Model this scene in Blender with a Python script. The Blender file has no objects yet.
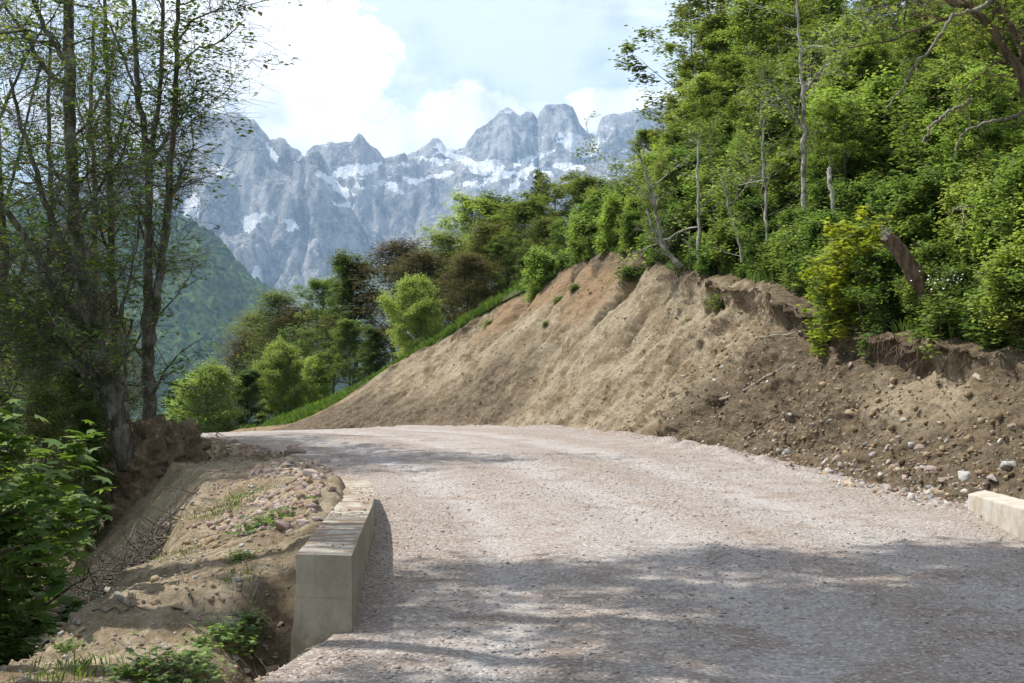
import bpy, bmesh, math, random
import numpy as np
from mathutils import Vector, Matrix
from mathutils.bvhtree import BVHTree

SC = bpy.context.scene
COL = SC.collection
F = 1422.0
TH = math.atan(58.5 / F)
CAM = np.array([0.0, 0.0, 1.6])
rnd = random.Random(7)

def P(px, py, Y):
    """world point at forward distance Y seen at picture position px,py (used to lay the place out)"""
    a = (px - 512) / F; b = -(py - 341.5) / F
    d = np.array([a, math.cos(TH) - b * math.sin(TH), math.sin(TH) + b * math.cos(TH)])
    return CAM + d * (Y / d[1])

# ------------------------------------------------------------------ noise
def _h(ix, iy, iz, s):
    n = (ix * 374761393 + iy * 668265263 + iz * 2147483647 + s * 974634777) & 0xFFFFFFFF
    n = ((n ^ (n >> 13)) * 1274126177) & 0xFFFFFFFF
    n = ((n ^ (n >> 16)) * 2246822519) & 0xFFFFFFFF
    return ((n ^ (n >> 15)) & 0xFFFFFF) / float(0xFFFFFF)

def vn(x, y, z=0.0, s=0):
    x, y, z = np.broadcast_arrays(np.asarray(x, float), np.asarray(y, float), np.asarray(z, float))
    fx, fy, fz = np.floor(x), np.floor(y), np.floor(z)
    ix, iy, iz = fx.astype(np.int64), fy.astype(np.int64), fz.astype(np.int64)
    tx, ty, tz = x - fx, y - fy, z - fz
    q = lambda t: t * t * t * (t * (t * 6 - 15) + 10)
    tx, ty, tz = q(tx), q(ty), q(tz)
    def c(a, b, d): return _h(ix + a, iy + b, iz + d, s)
    def pl(d):
        a = c(0, 0, d) * (1 - tx) + c(1, 0, d) * tx
        b = c(0, 1, d) * (1 - tx) + c(1, 1, d) * tx
        return a * (1 - ty) + b * ty
    if np.all(tz == 0): return pl(0) * 2 - 1
    return (pl(0) * (1 - tz) + pl(1) * tz) * 2 - 1

def fbm(x, y, z=0.0, s=0, o=4, g=0.5):
    r = 0; a = 1.0; f = 1.0; t = 0
    for i in range(o):
        r = r + a * vn(np.asarray(x) * f + i * 17.3, np.asarray(y) * f - i * 9.1, np.asarray(z) * f, s + i)
        t += a; a *= g; f *= 2.03
    return r / t

def ridged(x, y, s=0, o=4):
    r = 0; a = 1.0; f = 1.0; t = 0
    for i in range(o):
        r = r + a * (1 - 2 * np.abs(vn(np.asarray(x) * f + i * 7.7, np.asarray(y) * f + i * 3.1, 0.0, s + i)))
        t += a; a *= 0.5; f *= 2.1
    return r / t

def sst(a, b, x):
    t = np.clip((np.asarray(x, float) - a) / (b - a), 0, 1)
    return t * t * (3 - 2 * t)

# ------------------------------------------------------------------ mesh building
class MB:
    def __init__(s): s.v = []; s.f = []; s.n = 0; s.m = []
    def add(s, v, f, mi=0):
        v = np.asarray(v, float).reshape(-1, 3); f = np.asarray(f, np.int64)
        s.v.append(v); s.f.append(f + s.n); s.n += len(v); s.m.append(mi)
        return s
    def empty(s): return s.n == 0
    def build(s, name, mats, parent=None, smooth=True, origin=None):
        V = np.concatenate(s.v) if s.v else np.zeros((0, 3))
        if origin is not None: V = V - np.asarray(origin)
        me = bpy.data.meshes.new(name)
        me.vertices.add(len(V)); me.vertices.foreach_set('co', V.astype(np.float32).ravel())
        sizes = np.concatenate([np.full(len(f), f.shape[1]) for f in s.f]).astype(np.int32)
        loops = np.concatenate([f.ravel() for f in s.f]).astype(np.int32)
        me.loops.add(len(loops)); me.polygons.add(len(sizes))
        st = np.zeros(len(sizes), np.int32); st[1:] = np.cumsum(sizes)[:-1]
        me.polygons.foreach_set('loop_start', st)
        me.loops.foreach_set('vertex_index', loops)
        if not isinstance(mats, (list, tuple)): mats = [mats]
        for m in mats: me.materials.append(m)
        if len(mats) > 1:
            me.polygons.foreach_set('material_index', np.concatenate([np.full(len(f), m) for f, m in zip(s.f, s.m)]).astype(np.int32))
        if smooth: me.polygons.foreach_set('use_smooth', np.ones(len(sizes), bool))
        me.update(calc_edges=True); me.validate()
        o = bpy.data.objects.new(name, me); COL.objects.link(o)
        if parent is not None: o.parent = parent
        elif origin is not None: o.location = origin
        return o

def attr(o, name, vals):
    a = o.data.attributes.new(name, 'FLOAT', 'POINT')
    a.data.foreach_set('value', np.asarray(vals, np.float32).ravel())

def tag(o, label=None, cat=None, group=None, kind=None):
    if label: o['label'] = label
    if cat: o['category'] = cat
    if group: o['group'] = group
    if kind: o['kind'] = kind
    return o

def empty(name, loc, rz=0.0):
    o = bpy.data.objects.new(name, None); COL.objects.link(o)
    o.location = loc; o.rotation_euler = (0, 0, rz); o.empty_display_size = 0.2
    return o

def copy_tree(o):
    c = o.copy(); COL.objects.link(c)
    for ch in o.children:
        d = ch.copy(); COL.objects.link(d); d.parent = c
        d.matrix_parent_inverse = ch.matrix_parent_inverse.copy()
    return c

def tube(mb, pts, rad, sides=6, cap=True):
    pts = np.asarray(pts, float); n = len(pts); rad = np.broadcast_to(np.asarray(rad, float), (n,))
    t = np.gradient(pts, axis=0); t /= (np.linalg.norm(t, axis=1, keepdims=True) + 1e-9)
    ref = np.array([0.0, 0, 1]) if abs(t[:, 2].mean()) < 0.8 else np.array([1.0, 0.2, 0])
    a = np.cross(t, ref); a /= (np.linalg.norm(a, axis=1, keepdims=True) + 1e-9)
    b = np.cross(t, a)
    ang = np.arange(sides) * 2 * math.pi / sides
    v = pts[:, None, :] + rad[:, None, None] * (np.cos(ang)[None, :, None] * a[:, None, :] + np.sin(ang)[None, :, None] * b[:, None, :])
    i = np.arange(n - 1)[:, None] * sides; j = np.arange(sides)[None, :]; k = (j + 1) % sides
    f = np.stack([i + j, i + k, i + sides + k, i + sides + j], -1).reshape(-1, 4)
    mb.add(v.reshape(-1, 3), f)
    if cap:
        mb.add(v[-1], np.array([list(range(sides))]))

def unit(v): return v / (np.linalg.norm(v, axis=-1, keepdims=True) + 1e-9)

def leaf_quads(mb, pos, size, rg, up=0.75, aspect=0.6, mi=0, fold=0.25, dirs=None):
    """one small folded leaf blade for every position"""
    n = len(pos)
    if n == 0: return
    nrm = rg.normal(size=(n, 3)); nrm = unit(unit(nrm) * (1 - up) + np.array([0, 0, 1.0]) * up * 0.9)
    d = rg.normal(size=(n, 3))
    if dirs is not None: d = d * 0.6 + dirs
    d = unit(d - nrm * np.sum(d * nrm, 1, keepdims=True))
    s = np.cross(nrm, d)
    L = (size * rg.uniform(0.6, 1.3, n))[:, None]
    W = L * aspect * 0.5
    p0 = pos - d * L * 0.5; p2 = pos + d * L * 0.5 - nrm * L * 0.12
    p1 = pos + s * W + nrm * W * fold; p3 = pos - s * W + nrm * W * fold
    v = np.stack([p0, p1, p2, p3], 1).reshape(-1, 3)
    mb.add(v, np.arange(n * 4).reshape(-1, 4), mi)

def lobed_leaves(mb, pos, size, rg, up=0.6, nl=5):
    """hand-shaped leaves: a fan of lobes sharing one stalk point (one island each)"""
    n = len(pos)
    nrm = rg.normal(size=(n, 3)); nrm = unit(unit(nrm) * (1 - up) + np.array([0, 0, 1.0]) * up)
    d = unit(np.cross(rg.normal(size=(n, 3)), nrm)); s = np.cross(nrm, d)
    L = (size * rg.uniform(0.6, 1.25, n))[:, None]
    angs = np.linspace(-1.9, 1.9, nl * 2 + 1); r = []
    for q in range(nl * 2 + 1):
        r.append(0.45 if q % 2 == 0 else (1.0 - 0.28 * abs(q - nl) / nl))
    vs = [pos - d * L * 0.35]
    for a, k in zip(angs, r):
        vs.append(pos - d * L * 0.15 + (d * math.cos(a) + s * math.sin(a)) * L * k * 0.62 - nrm * L * k * k * 0.13)
    v = np.stack(vs, 1); m = v.shape[1]
    base = np.arange(n)[:, None] * m
    f = np.concatenate([base + np.array([[0, i, i + 1]]) for i in range(1, m - 1)])
    mb.add(v.reshape(-1, 3), f)

# ------------------------------------------------------------------ node helpers
def new_mat(name):
    m = bpy.data.materials.new(name); m.use_nodes = True
    nt = m.node_tree; nt.nodes.clear()
    out = nt.nodes.new('ShaderNodeOutputMaterial')
    return m, nt, out

def nd(nt, typ, inp=None, **props):
    n = nt.nodes.new(typ)
    for k, v in props.items(): setattr(n, k, v)
    for k, v in (inp or {}).items():
        s = n.inputs[k]
        if isinstance(v, bpy.types.NodeSocket): nt.links.new(v, s)
        else: s.default_value = v
    return n

def M(nt, op, a, b=0.0, c=None, clamp=False):
    n = nt.nodes.new('ShaderNodeMath'); n.operation = op; n.use_clamp = clamp
    for i, v in enumerate([a, b] if c is None else [a, b, c]):
        if isinstance(v, bpy.types.NodeSocket): nt.links.new(v, n.inputs[i])
        else: n.inputs[i].default_value = v
    return n.outputs[0]

def mixc(nt, fac, a, b, mode='MIX'):
    n = nt.nodes.new('ShaderNodeMix'); n.data_type = 'RGBA'; n.blend_type = mode
    for s, v in ((n.inputs[0], fac), (n.inputs[6], a), (n.inputs[7], b)):
        if isinstance(v, bpy.types.NodeSocket): nt.links.new(v, s)
        else: s.default_value = (v if not isinstance(v, (tuple, list)) else (*v, 1.0)[:4])
    return n.outputs[2]

def smooth(nt, x, a, b):
    n = nt.nodes.new('ShaderNodeMapRange'); n.interpolation_type = 'SMOOTHSTEP'
    for s, v in ((n.inputs[0], x), (n.inputs[1], a), (n.inputs[2], b)):
        if isinstance(v, bpy.types.NodeSocket): nt.links.new(v, s)
        else: s.default_value = v
    return n.outputs[0]

def noise(nt, vec, scale, detail=4, rough=0.55, dist=0.0):
    n = nd(nt, 'ShaderNodeTexNoise', {'Scale': scale, 'Detail': detail, 'Roughness': rough, 'Distortion': dist})
    if vec is not None: nt.links.new(vec, n.inputs['Vector'])
    return n.outputs[0]

def pos(nt): return nt.nodes.new('ShaderNodeNewGeometry').outputs['Position']
def objco(nt): return nt.nodes.new('ShaderNodeTexCoord').outputs['Object']
def scaled(nt, vec, s, rot=(0, 0, 0)):
    n = nd(nt, 'ShaderNodeMapping', {'Vector': vec, 'Scale': s, 'Rotation': rot}); return n.outputs[0]
def getattr_node(nt, name): return nd(nt, 'ShaderNodeAttribute', attribute_name=name).outputs['Fac']

def finish(nt, out, col, rough=0.9, bump=None, bstr=0.5, bdist=0.02, spec=0.25):
    b = nd(nt, 'ShaderNodeBsdfPrincipled', {'Roughness': rough, 'Specular IOR Level': spec})
    if isinstance(col, bpy.types.NodeSocket): nt.links.new(col, b.inputs['Base Color'])
    else: b.inputs['Base Color'].default_value = (*col, 1)
    if bump is not None:
        bn = nd(nt, 'ShaderNodeBump', {'Height': bump, 'Strength': bstr, 'Distance': bdist})
        nt.links.new(bn.outputs[0], b.inputs['Normal'])
    nt.links.new(b.outputs[0], out.inputs[0])

def leaf_mat(name, dark, light, trans=0.4, tcol=None, odd=None, oddf=0.0, clump=0.5):
    m, nt, out = new_mat(name)
    g = nt.nodes.new('ShaderNodeNewGeometry'); oi = nt.nodes.new('ShaderNodeObjectInfo')
    v = M(nt, 'ADD', M(nt, 'MULTIPLY', g.outputs['Random Per Island'], 0.7), M(nt, 'MULTIPLY', M(nt, 'SUBTRACT', noise(nt, objco(nt), 0.9, 3), 0.5), clump * 2.2), clamp=True)
    c = mixc(nt, v, dark, light)
    if odd is not None:
        c = mixc(nt, smooth(nt, M(nt, 'FRACT', M(nt, 'MULTIPLY', g.outputs['Random Per Island'], 7.13)), 1 - oddf, 1 - oddf * 0.6), c, odd)
    hs = nd(nt, 'ShaderNodeHueSaturation', {'Color': c})
    nt.links.new(M(nt, 'ADD', 0.485, M(nt, 'MULTIPLY', oi.outputs['Random'], 0.03)), hs.inputs['Hue'])
    nt.links.new(M(nt, 'ADD', 0.8, M(nt, 'MULTIPLY', M(nt, 'FRACT', M(nt, 'MULTIPLY', oi.outputs['Random'], 5.7)), 0.4)), hs.inputs['Value'])
    b = nd(nt, 'ShaderNodeBsdfPrincipled', {'Base Color': hs.outputs[0], 'Roughness': 0.5, 'Specular IOR Level': 0.3})
    t = nd(nt, 'ShaderNodeBsdfTranslucent', {'Color': mixc(nt, 1.0, hs.outputs[0], tcol or (1.45, 1.4, 0.75), 'MULTIPLY')})
    x = nd(nt, 'ShaderNodeMixShader', {0: trans, 1: b.outputs[0], 2: t.outputs[0]})
    nt.links.new(x.outputs[0], out.inputs[0])
    return m

def bark_mat(name, c1, c2, c3=None, sc=6.0, moss=None):
    m, nt, out = new_mat(name)
    o = objco(nt)
    n1 = noise(nt, scaled(nt, o, (1, 1, 0.25)), sc * 2, 6, 0.65)
    n2 = noise(nt, o, sc * 0.5, 4, 0.6)
    c = mixc(nt, smooth(nt, n1, 0.38, 0.62), c1, c2)
    if c3: c = mixc(nt, smooth(nt, n2, 0.52, 0.62), c, c3)
    if moss: c = mixc(nt, M(nt, 'MULTIPLY', smooth(nt, noise(nt, o, sc * 0.22, 4), 0.48, 0.6), 0.8), c, moss)
    finish(nt, out, c, 0.9, n1, 0.7, 0.02)
    return m

# ================================================================== camera, light, world
cam = bpy.data.cameras.new('camera'); cam.lens = 50.0; cam.sensor_width = 36.0
cam.clip_start = 0.1; cam.clip_end = 40000
co = bpy.data.objects.new('camera', cam); COL.objects.link(co)
co.location = CAM; co.rotation_euler = (math.pi / 2 + TH, 0, 0); SC.camera = co
cam.lens = F / 1024 * 36.0

S = Vector((-0.62, 0.20, 1.08)).normalized()
sl = bpy.data.lights.new('sun', 'SUN'); sl.energy = 4.6; sl.angle = math.radians(0.6); sl.color = (1.0, 0.95, 0.87)
so = bpy.data.objects.new('sun', sl); COL.objects.link(so); so.rotation_euler = S.to_track_quat('Z', 'Y').to_euler()
so.location = (-60, 50, 80)

W = bpy.data.worlds.new('World'); SC.world = W; W.use_nodes = True
nt = W.node_tree; nt.nodes.clear()
wo = nt.nodes.new('ShaderNodeOutputWorld')
sky = nt.nodes.new('ShaderNodeTexSky'); sky.sky_type = 'NISHITA'; sky.sun_disc = False
sky.sun_elevation = math.asin(S.z); sky.sun_rotation = math.atan2(S.x, S.y)
sky.altitude = 1300; sky.air_density = 1.0; sky.dust_density = 1.5; sky.ozone_density = 1.0
g = nt.nodes.new('ShaderNodeTexCoord').outputs['Generated']
sp = nd(nt, 'ShaderNodeSeparateXYZ', {0: g}); dx, dy, dz = sp.outputs
ady = M(nt, 'MAXIMUM', dy, 0.08)
u = M(nt, 'DIVIDE', dx, ady); v = M(nt, 'DIVIDE', dz, ady)
uv = nd(nt, 'ShaderNodeCombineXYZ', {0: u, 1: v, 2: 0.0}).outputs[0]
def blob(px, py, a, b):
    du = M(nt, 'DIVIDE', M(nt, 'SUBTRACT', u, (px - 512) / F), a / F)
    dv = M(nt, 'DIVIDE', M(nt, 'SUBTRACT', v, (400 - py) / F), b / F)
    return M(nt, 'SUBTRACT', 1.0, M(nt, 'SQRT', M(nt, 'ADD', M(nt, 'MULTIPLY', du, du), M(nt, 'MULTIPLY', dv, dv))))
bl = blob(285, 60, 135, 110)
for a in ((345, 125, 90, 50), (478, 112, 72, 44), (420, 135, 70, 38), (240, 10, 150, 60), (620, 108, 60, 34), (700, 120, 90, 46), (60, 120, 160, 40)):
    bl = M(nt, 'SMOOTH_MAX', bl, blob(*a), 0.15)
puff = noise(nt, scaled(nt, uv, (1, 1.2, 1)), 22, 8, 0.62, 0.2)
front = smooth(nt, M(nt, 'ADD', bl, M(nt, 'MULTIPLY', M(nt, 'SUBTRACT', puff, 0.5), 1.45)), 0.0, 0.34)
front = M(nt, 'MULTIPLY', front, smooth(nt, dy, 0.1, 0.3))
allr = M(nt, 'MULTIPLY', smooth(nt, noise(nt, scaled(nt, g, (1, 1, 2.2)), 3.0, 8, 0.6), 0.52, 0.68), M(nt, 'SUBTRACT', 1.0, smooth(nt, dy, 0.3, 0.7)))
veil = M(nt, 'MULTIPLY', smooth(nt, noise(nt, scaled(nt, uv, (1, 4.5, 1), (0, 0, 0.08)), 5.0, 5, 0.6), 0.34, 0.66), 0.72)
veil = M(nt, 'MAXIMUM', veil, 0.50)
mask = M(nt, 'MAXIMUM', M(nt, 'MAXIMUM', front, allr), veil)
tone = M(nt, 'ADD', M(nt, 'MULTIPLY', noise(nt, scaled(nt, uv, (1, 1.25, 1)), 11, 8, 0.6), 0.75), M(nt, 'MULTIPLY', puff, 0.35))
tone = smooth(nt, M(nt, 'ADD', tone, M(nt, 'MULTIPLY', M(nt, 'SUBTRACT', v, 0.19), 0.9)), 0.38, 0.62)
ccol = mixc(nt, tone, (4.1, 4.45, 4.95), (7.4, 7.4, 7.4))
skyc = mixc(nt, mask, sky.outputs[0], ccol)
bg = nd(nt, 'ShaderNodeBackground', {'Color': skyc, 'Strength': 0.15})
nt.links.new(bg.outputs[0], wo.inputs[0])

SC.view_settings.view_transform = 'Standard'; SC.view_settings.look = 'None'
SC.view_settings.exposure = 0.60; SC.view_settings.gamma = 1.0; SC.view_settings.use_curve_mapping = False
cy = SC.cycles
cy.use_denoising = True
try: cy.denoiser = 'OPENIMAGEDENOISE'; cy.denoising_input_passes = 'RGB_ALBEDO_NORMAL'; cy.denoising_prefilter = 'ACCURATE'
except Exception: pass
cy.max_bounces = 6; cy.diffuse_bounces = 3; cy.glossy_bounces = 2; cy.transmission_bounces = 4; cy.volume_bounces = 0
cy.transparent_max_bounces = 6; cy.sample_clamp_indirect = 6; cy.use_adaptive_sampling = True; cy.adaptive_threshold = 0.02
cy.caustics_reflective = False; cy.caustics_refractive = False

# ================================================================== the lie of the land
def tab(Y, ys, vs): return np.interp(Y, ys, vs)
_zy = [-20, 0, 7, 9.3, 15, 20, 25, 30, 33, 36, 42, 47, 52, 57, 61, 66, 80]
_zz = [-.5, -.1, 0, .08, .26, .43, .60, .76, .83, .85, .77, .73, .56, .30, .05, -.4, -1.5]
def ZR(Y): return tab(Y, _zy, _zz)
def smtab(ys, vs):
    """the same table, rounded off at its knots"""
    yy = np.linspace(-30, 90, 961); vv = np.interp(yy, ys, vs)
    k = np.hanning(17); k /= k.sum(); pv = np.pad(vv, 8, mode='edge')
    vv = np.convolve(pv, k, 'valid'); return lambda Y: np.interp(Y, yy, vv)
ZR = smtab(_zy, _zz)
XL = smtab([-30, 5, 8.2, 9.3, 12.5, 15, 17.9, 19, 22.3, 26, 31, 35, 39, 42, 48, 60, 90], [-1.5, -1.45, -1.42, -1.12, -1.30, -1.46, -1.85, -2.2, -2.8, -4.1, -6.5, -10, -16, -22, -30, -36, -40])
XR = smtab([-30, 5, 11, 15.5, 19, 24.5, 31, 36, 42, 47, 52, 57, 61, 64, 70, 90], [6.6, 6.2, 5.9, 5.65, 5.2, 4.4, 3.0, 1.6, -.6, -3, -6, -9.5, -14, -19, -24, -28])
XT = smtab([-30, 0, 10, 15, 19.6, 23.6, 29, 33.3, 37, 41, 44, 47.5, 50, 53.5, 57, 60, 63, 70, 90], [9, 8.6, 8.2, 7.6, 7.1, 6.3, 5.87, 5.34, 4.63, 3.69, 2.72, 1.6, -.42, -3.1, -6.5, -8.95, -13, -20, -27])
ZT = smtab([-30, 0, 10, 15, 19.6, 23.6, 29, 33.3, 37, 41, 44, 47.5, 50, 53.5, 57, 60, 63, 70, 90], [1.6, 1.7, 1.8, 1.95, 2.22, 2.68, 3.84, 4.53, 4.98, 5.95, 6.25, 5.9, 5.1, 3.67, 1.8, .62, .3, -.6, -1.6])

def zroad(x, Y):
    z = ZR(Y) - 0.035 * np.clip(-3 - x, 0, 14) * sst(28, 38, Y)
    t = np.clip((x - XL(Y)) / (XR(Y) - XL(Y)), 0, 1)
    z = z + 0.05 * np.sin(t * math.pi) + 0.025 * fbm(x * 0.5, Y * 0.35, 0, 5, 3) + 0.012 * fbm(x * 3, Y * 2.2, 0, 9, 3)
    for c in (0.17, 0.40, 0.66):
        z = z - 0.03 * np.exp(-((t - c) / 0.05) ** 2)
    # the windrow of loose gravel pushed up along the bank
    d = XR(Y) - x
    z = z + sst(12, 17, Y) * (0.05 + 0.09 * np.clip(fbm(Y * 0.7, 3.3, 0, 21, 3) + .25, 0, 1)) * np.exp(-((d - 0.45) / 0.34) ** 2) * (0.7 + 0.8 * vn(x * 5, Y * 5, 0, 3))
    return z

def zleft(x, Y):
    """the spoil shoulder and the steep drop left of the road"""
    d = XL(Y) - x; z = zroad(XL(Y), Y)
    brk = 2.1 + 0.35 * fbm(Y * 0.35, 1.0, 0, 31, 3)
    st = 1.55 - 0.75 * sst(18, 24, Y)
    drop = 0.10 * np.clip(d, 0, None) + st * np.clip(d - brk, 0, 4) + 0.7 * np.clip(d - brk - 4, 0, 8) + 0.42 * np.clip(d - brk - 12, 0, 240)
    drop = drop - 0.05 * np.exp(-((d - brk) / .5) ** 2)
    drop = drop - 0.34 * sst(10.2, 11.3, Y) * (1 - sst(16.2, 19.5, Y)) * sst(.12, .38, d) * np.clip(1 - (d - .5) / 2.1, 0, 1)
    drop = drop + 0.10 * (1 - sst(9.5, 11.5, Y)) * sst(.1, .5, d)
    # washed gully beside the wall end, and a heap of rubble by its far end
    drop = drop + 0.40 * np.exp(-((d - 0.50) / 0.30) ** 2) * (1 - sst(10.4, 12.4, Y)) * sst(7.4, 8.8, Y)
    drop = drop - 0.12 * sst(13, 15, Y) * (1 - sst(22, 25, Y)) * np.exp(-((d - 0.75) / 0.5) ** 2)
    n = 0.10 * fbm(x * 1.3, Y * 1.3, 0, 41, 5) + 0.06 * fbm(x * 4.5, Y * 4.5, 0, 51, 5, .68) + .03 * ridged(x * 2.2, Y * 2.2, 52, 3) + 0.5 * fbm(x * .12, Y * .12, 0, 44, 3) * sst(5, 14, d)
    return z - drop + n * sst(0, 0.25, d)

def zhill(x, Y):
    k = 0.78 - 0.30 * sst(40, 56, Y)
    e = np.clip(x - XT(Y), 0, None)
    a = ZT(Y) + k * np.minimum(e, 26) + (k * 0.75) * np.clip(e - 26, 0, 70) - 0.5 * np.clip(e - 96, 0, None)
    f = np.where(x > -11, 0.42, 0.2) * (x + 11) + 0.05 * (Y - 62)
    f = np.minimum(f, 24 + 0.2 * (x - 45))
    f = f - 0.16 * np.clip(Y - 100, 0, None)
    z = a * (1 - sst(54, 66, Y)) + f * sst(54, 66, Y)
    return z + (0.35 * fbm(x * .25, Y * .25, 0, 61, 4) + 0.08 * fbm(x * 1.7, Y * 1.7, 0, 62, 3)) * sst(0, 2.5, e)

def grid(mb, X, Y, Z):
    r, c = X.shape
    i = np.arange(r - 1)[:, None] * c + np.arange(c - 1)[None, :]
    f = np.stack([i, i + 1, i + c + 1, i + c], -1).reshape(-1, 4)
    mb.add(np.stack([X, Y, Z], -1).reshape(-1, 3), f)

rowsN = np.concatenate([np.arange(-8, 4, 0.4), np.arange(4, 26, 0.07), np.arange(26, 55, 0.085), np.arange(55, 62.01, .12)])
# road
t = np.linspace(0, 1, 150); Yg, tg = np.meshgrid(rowsN, t, indexing='ij')
Xg = XL(Yg) + (XR(Yg) - XL(Yg)) * tg
mb = MB(); grid(mb, Xg, Yg, zroad(Xg, Yg))
road_mb = mb
# cut slope
tc = np.concatenate([np.linspace(0, 1, 150)]); Yg, tg = np.meshgrid(rowsN[rowsN > 3.5], tc, indexing='ij')
Rx, Tx, Zb = XR(Yg), XT(Yg), zroad(XR(Yg), Yg)
jag = (0.34 * fbm(Yg * .55, 0.5, 0, 63, 4, .6) + .10 * fbm(Yg * 2.6, .5, 0, 64, 3)) * sst(15, 19, Yg) * (1 - sst(54, 59, Yg))
Zt = ZT(Yg) + jag * .8; Tx = Tx + .5 * jag
q = 0.80 * tg + 0.20 * tg ** 2.2; q = q + 0.03 * np.sin(tg * 9 + Yg)* tg * (1 - tg)
Xc = Rx + (Tx - Rx) * tg; Zc = Zb + (Zt - Zb) * q
rug = (1 - sst(31, 37, Yg)) * 0.9 + 0.1          # the near right part is torn and blocky, the far part scraped smooth
hgt = np.clip((Zt - Zb) / 3.0, 0.05, 1.2)
wq = Yg + .9 * fbm(Yg * .3, tg * 1.2, 0, 65, 3)
disp = 0.20 * ridged(wq * 0.34 + tg * .25, tg * 0.55 + Yg * .05, 71, 5) + .26 * fbm(wq * .22, tg * 1.1, 0, 72, 4) + .07 * ridged(wq * 1.7, tg * 2.3, 74, 3)
disp -= .55 * np.exp(-((Yg - 40.6 - .5 * np.sin(tg * 5)) / .35) ** 2) * sst(.5, .75, tg) + .38 * np.exp(-((Yg - 36.6 - tg * .8) / .30) ** 2) * sst(.3, .6, tg) + .30 * np.exp(-((Yg - 45.5 + tg) / .45) ** 2) * sst(.35, .7, tg) + .3 * np.exp(-((Yg - 49 + tg) / .5) ** 2) * sst(.3, .7, tg)
disp += 0.38 * rug * fbm(Yg * 0.8, tg * 2.6, 0, 73, 5, .6) + 0.042 * fbm(Yg * 3.6, tg * 13, 0, 77, 5, .68) + .05 * fbm(Yg * 4.5 + 3, Zc * 5, 0, 78, 4, .65)
disp += 0.10 * fbm(Yg * 2.2, Zc * 2.2, 0, 79, 4, .6) * rug
blk = np.floor(3 * fbm(Yg * .9 + tg * 2, tg * 4, 0, 83, 2)) / 3
disp += 0.10 * rug * blk
disp += rug * (0.42 * np.exp(-((tg - .95) / .06) ** 2) - 0.36 * np.exp(-((tg - .80 - .05 * vn(Yg * .5, 0, 0, 4)) / .07) ** 2)) * (0.35 + 0.9 * np.clip(fbm(Yg * 0.45, 9, 0, 85, 3) + .35, 0, 1))
disp += .030 * fbm(Yg * 11, Zc * 12, Xc * 11, 87, 3, .7) + .05 * np.clip(fbm(Yg * 2.6, Zc * 2.9, Xc * 2.6, 88, 3), 0, 1)
disp *= hgt * sst(0, .06, tg)
fade = 1 - 0.55 * sst(.97, 1.0, tg)
Xc = Xc - disp * fade * 0.88; Yc = Yg - disp * fade * 0.28; Zc = Zc + disp * 0.35 * fade * (tg < .93)
cut_mb = MB(); grid(cut_mb, Xc, Yc, Zc)
cut_t, cut_Y = tg.ravel(), Yg.ravel()
# embankment
dl = np.concatenate([np.linspace(0, 4.5, 100), np.linspace(4.6, 12, 40), np.linspace(13, 60, 36), np.linspace(66, 260, 14)])
rowsE = np.concatenate([np.arange(-8, 4, 0.5), np.arange(4, 30, 0.07), np.arange(30, 62.01, 0.3)])
Yg, dg = np.meshgrid(rowsE, dl, indexing='ij'); Xg = XL(Yg) - dg
emb_mb = MB(); grid(emb_mb, Xg, Yg, zleft(Xg, Yg)); emb_d, emb_Y = dg.ravel(), Yg.ravel()
# hillside above the cut
er = np.concatenate([np.linspace(-0.1, 6, 60), np.linspace(6.3, 40, 80), np.linspace(42, 150, 40)])
rowsH = np.concatenate([np.arange(-12, 14, 0.8), np.arange(14, 62, 0.25)])
Yg, eg = np.meshgrid(rowsH, er, indexing='ij'); Xg = XT(Yg) + eg
hill_mb = MB(); grid(hill_mb, Xg, Yg, zhill(Xg, Yg) - 0.12 * (eg < 0))
# slope beyond the bend
xs = np.concatenate([np.linspace(-160, -45, 24), np.linspace(-44, 40, 170), np.linspace(42, 170, 40)])
ys = np.concatenate([np.arange(61.7, 100, 0.5), np.arange(101, 320, 5)])
Yg, Xg = np.meshgrid(ys, xs, indexing='ij')
zf = zhill(Xg, Yg)
zf = np.where(Xg < -11, zf - 0.25 * np.clip(-11 - Xg, 0, 200), zf)
zf = zf - 0.05 * (Yg < 62)
far_mb = MB(); grid(far_mb, Xg, Yg, zf)

# ---- materials of the ground
m_road, nt, out = new_mat('pinkish_gravel')
p = pos(nt); sp = nd(nt, 'ShaderNodeSeparateXYZ', {0: p})
band = getattr_node(nt, 'across')
crd = nd(nt, 'ShaderNodeCombineXYZ', {0: M(nt, 'MULTIPLY', band, 6.5), 1: M(nt, 'MULTIPLY', sp.outputs[1], 0.10), 2: 0.0}).outputs[0]
big = noise(nt, crd, 1.1, 5, 0.6); mid = noise(nt, p, 1.6, 5, 0.6); fine = noise(nt, p, 26, 5, 0.7)
vo = nd(nt, 'ShaderNodeTexVoronoi', {'Vector': p, 'Scale': 42.0, 'Randomness': 1.0})
vo2 = nd(nt, 'ShaderNodeTexVoronoi', {'Vector': p, 'Scale': 95.0, 'Randomness': 1.0})
sv = nd(nt, 'ShaderNodeSeparateColor', {0: vo.outputs['Color']})
c = mixc(nt, smooth(nt, big, 0.36, 0.64), (0.268, 0.230, 0.200), (0.330, 0.310, 0.290))
trk = M(nt, 'ADD', M(nt, 'ADD', smooth(nt, M(nt, 'ABSOLUTE', M(nt, 'SUBTRACT', band, 0.40)), 0.085, 0.0), smooth(nt, M(nt, 'ABSOLUTE', M(nt, 'SUBTRACT', band, 0.66)), 0.085, 0.0)), smooth(nt, M(nt, 'ABSOLUTE', M(nt, 'SUBTRACT', band, 0.17)), 0.06, 0.0))
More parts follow.
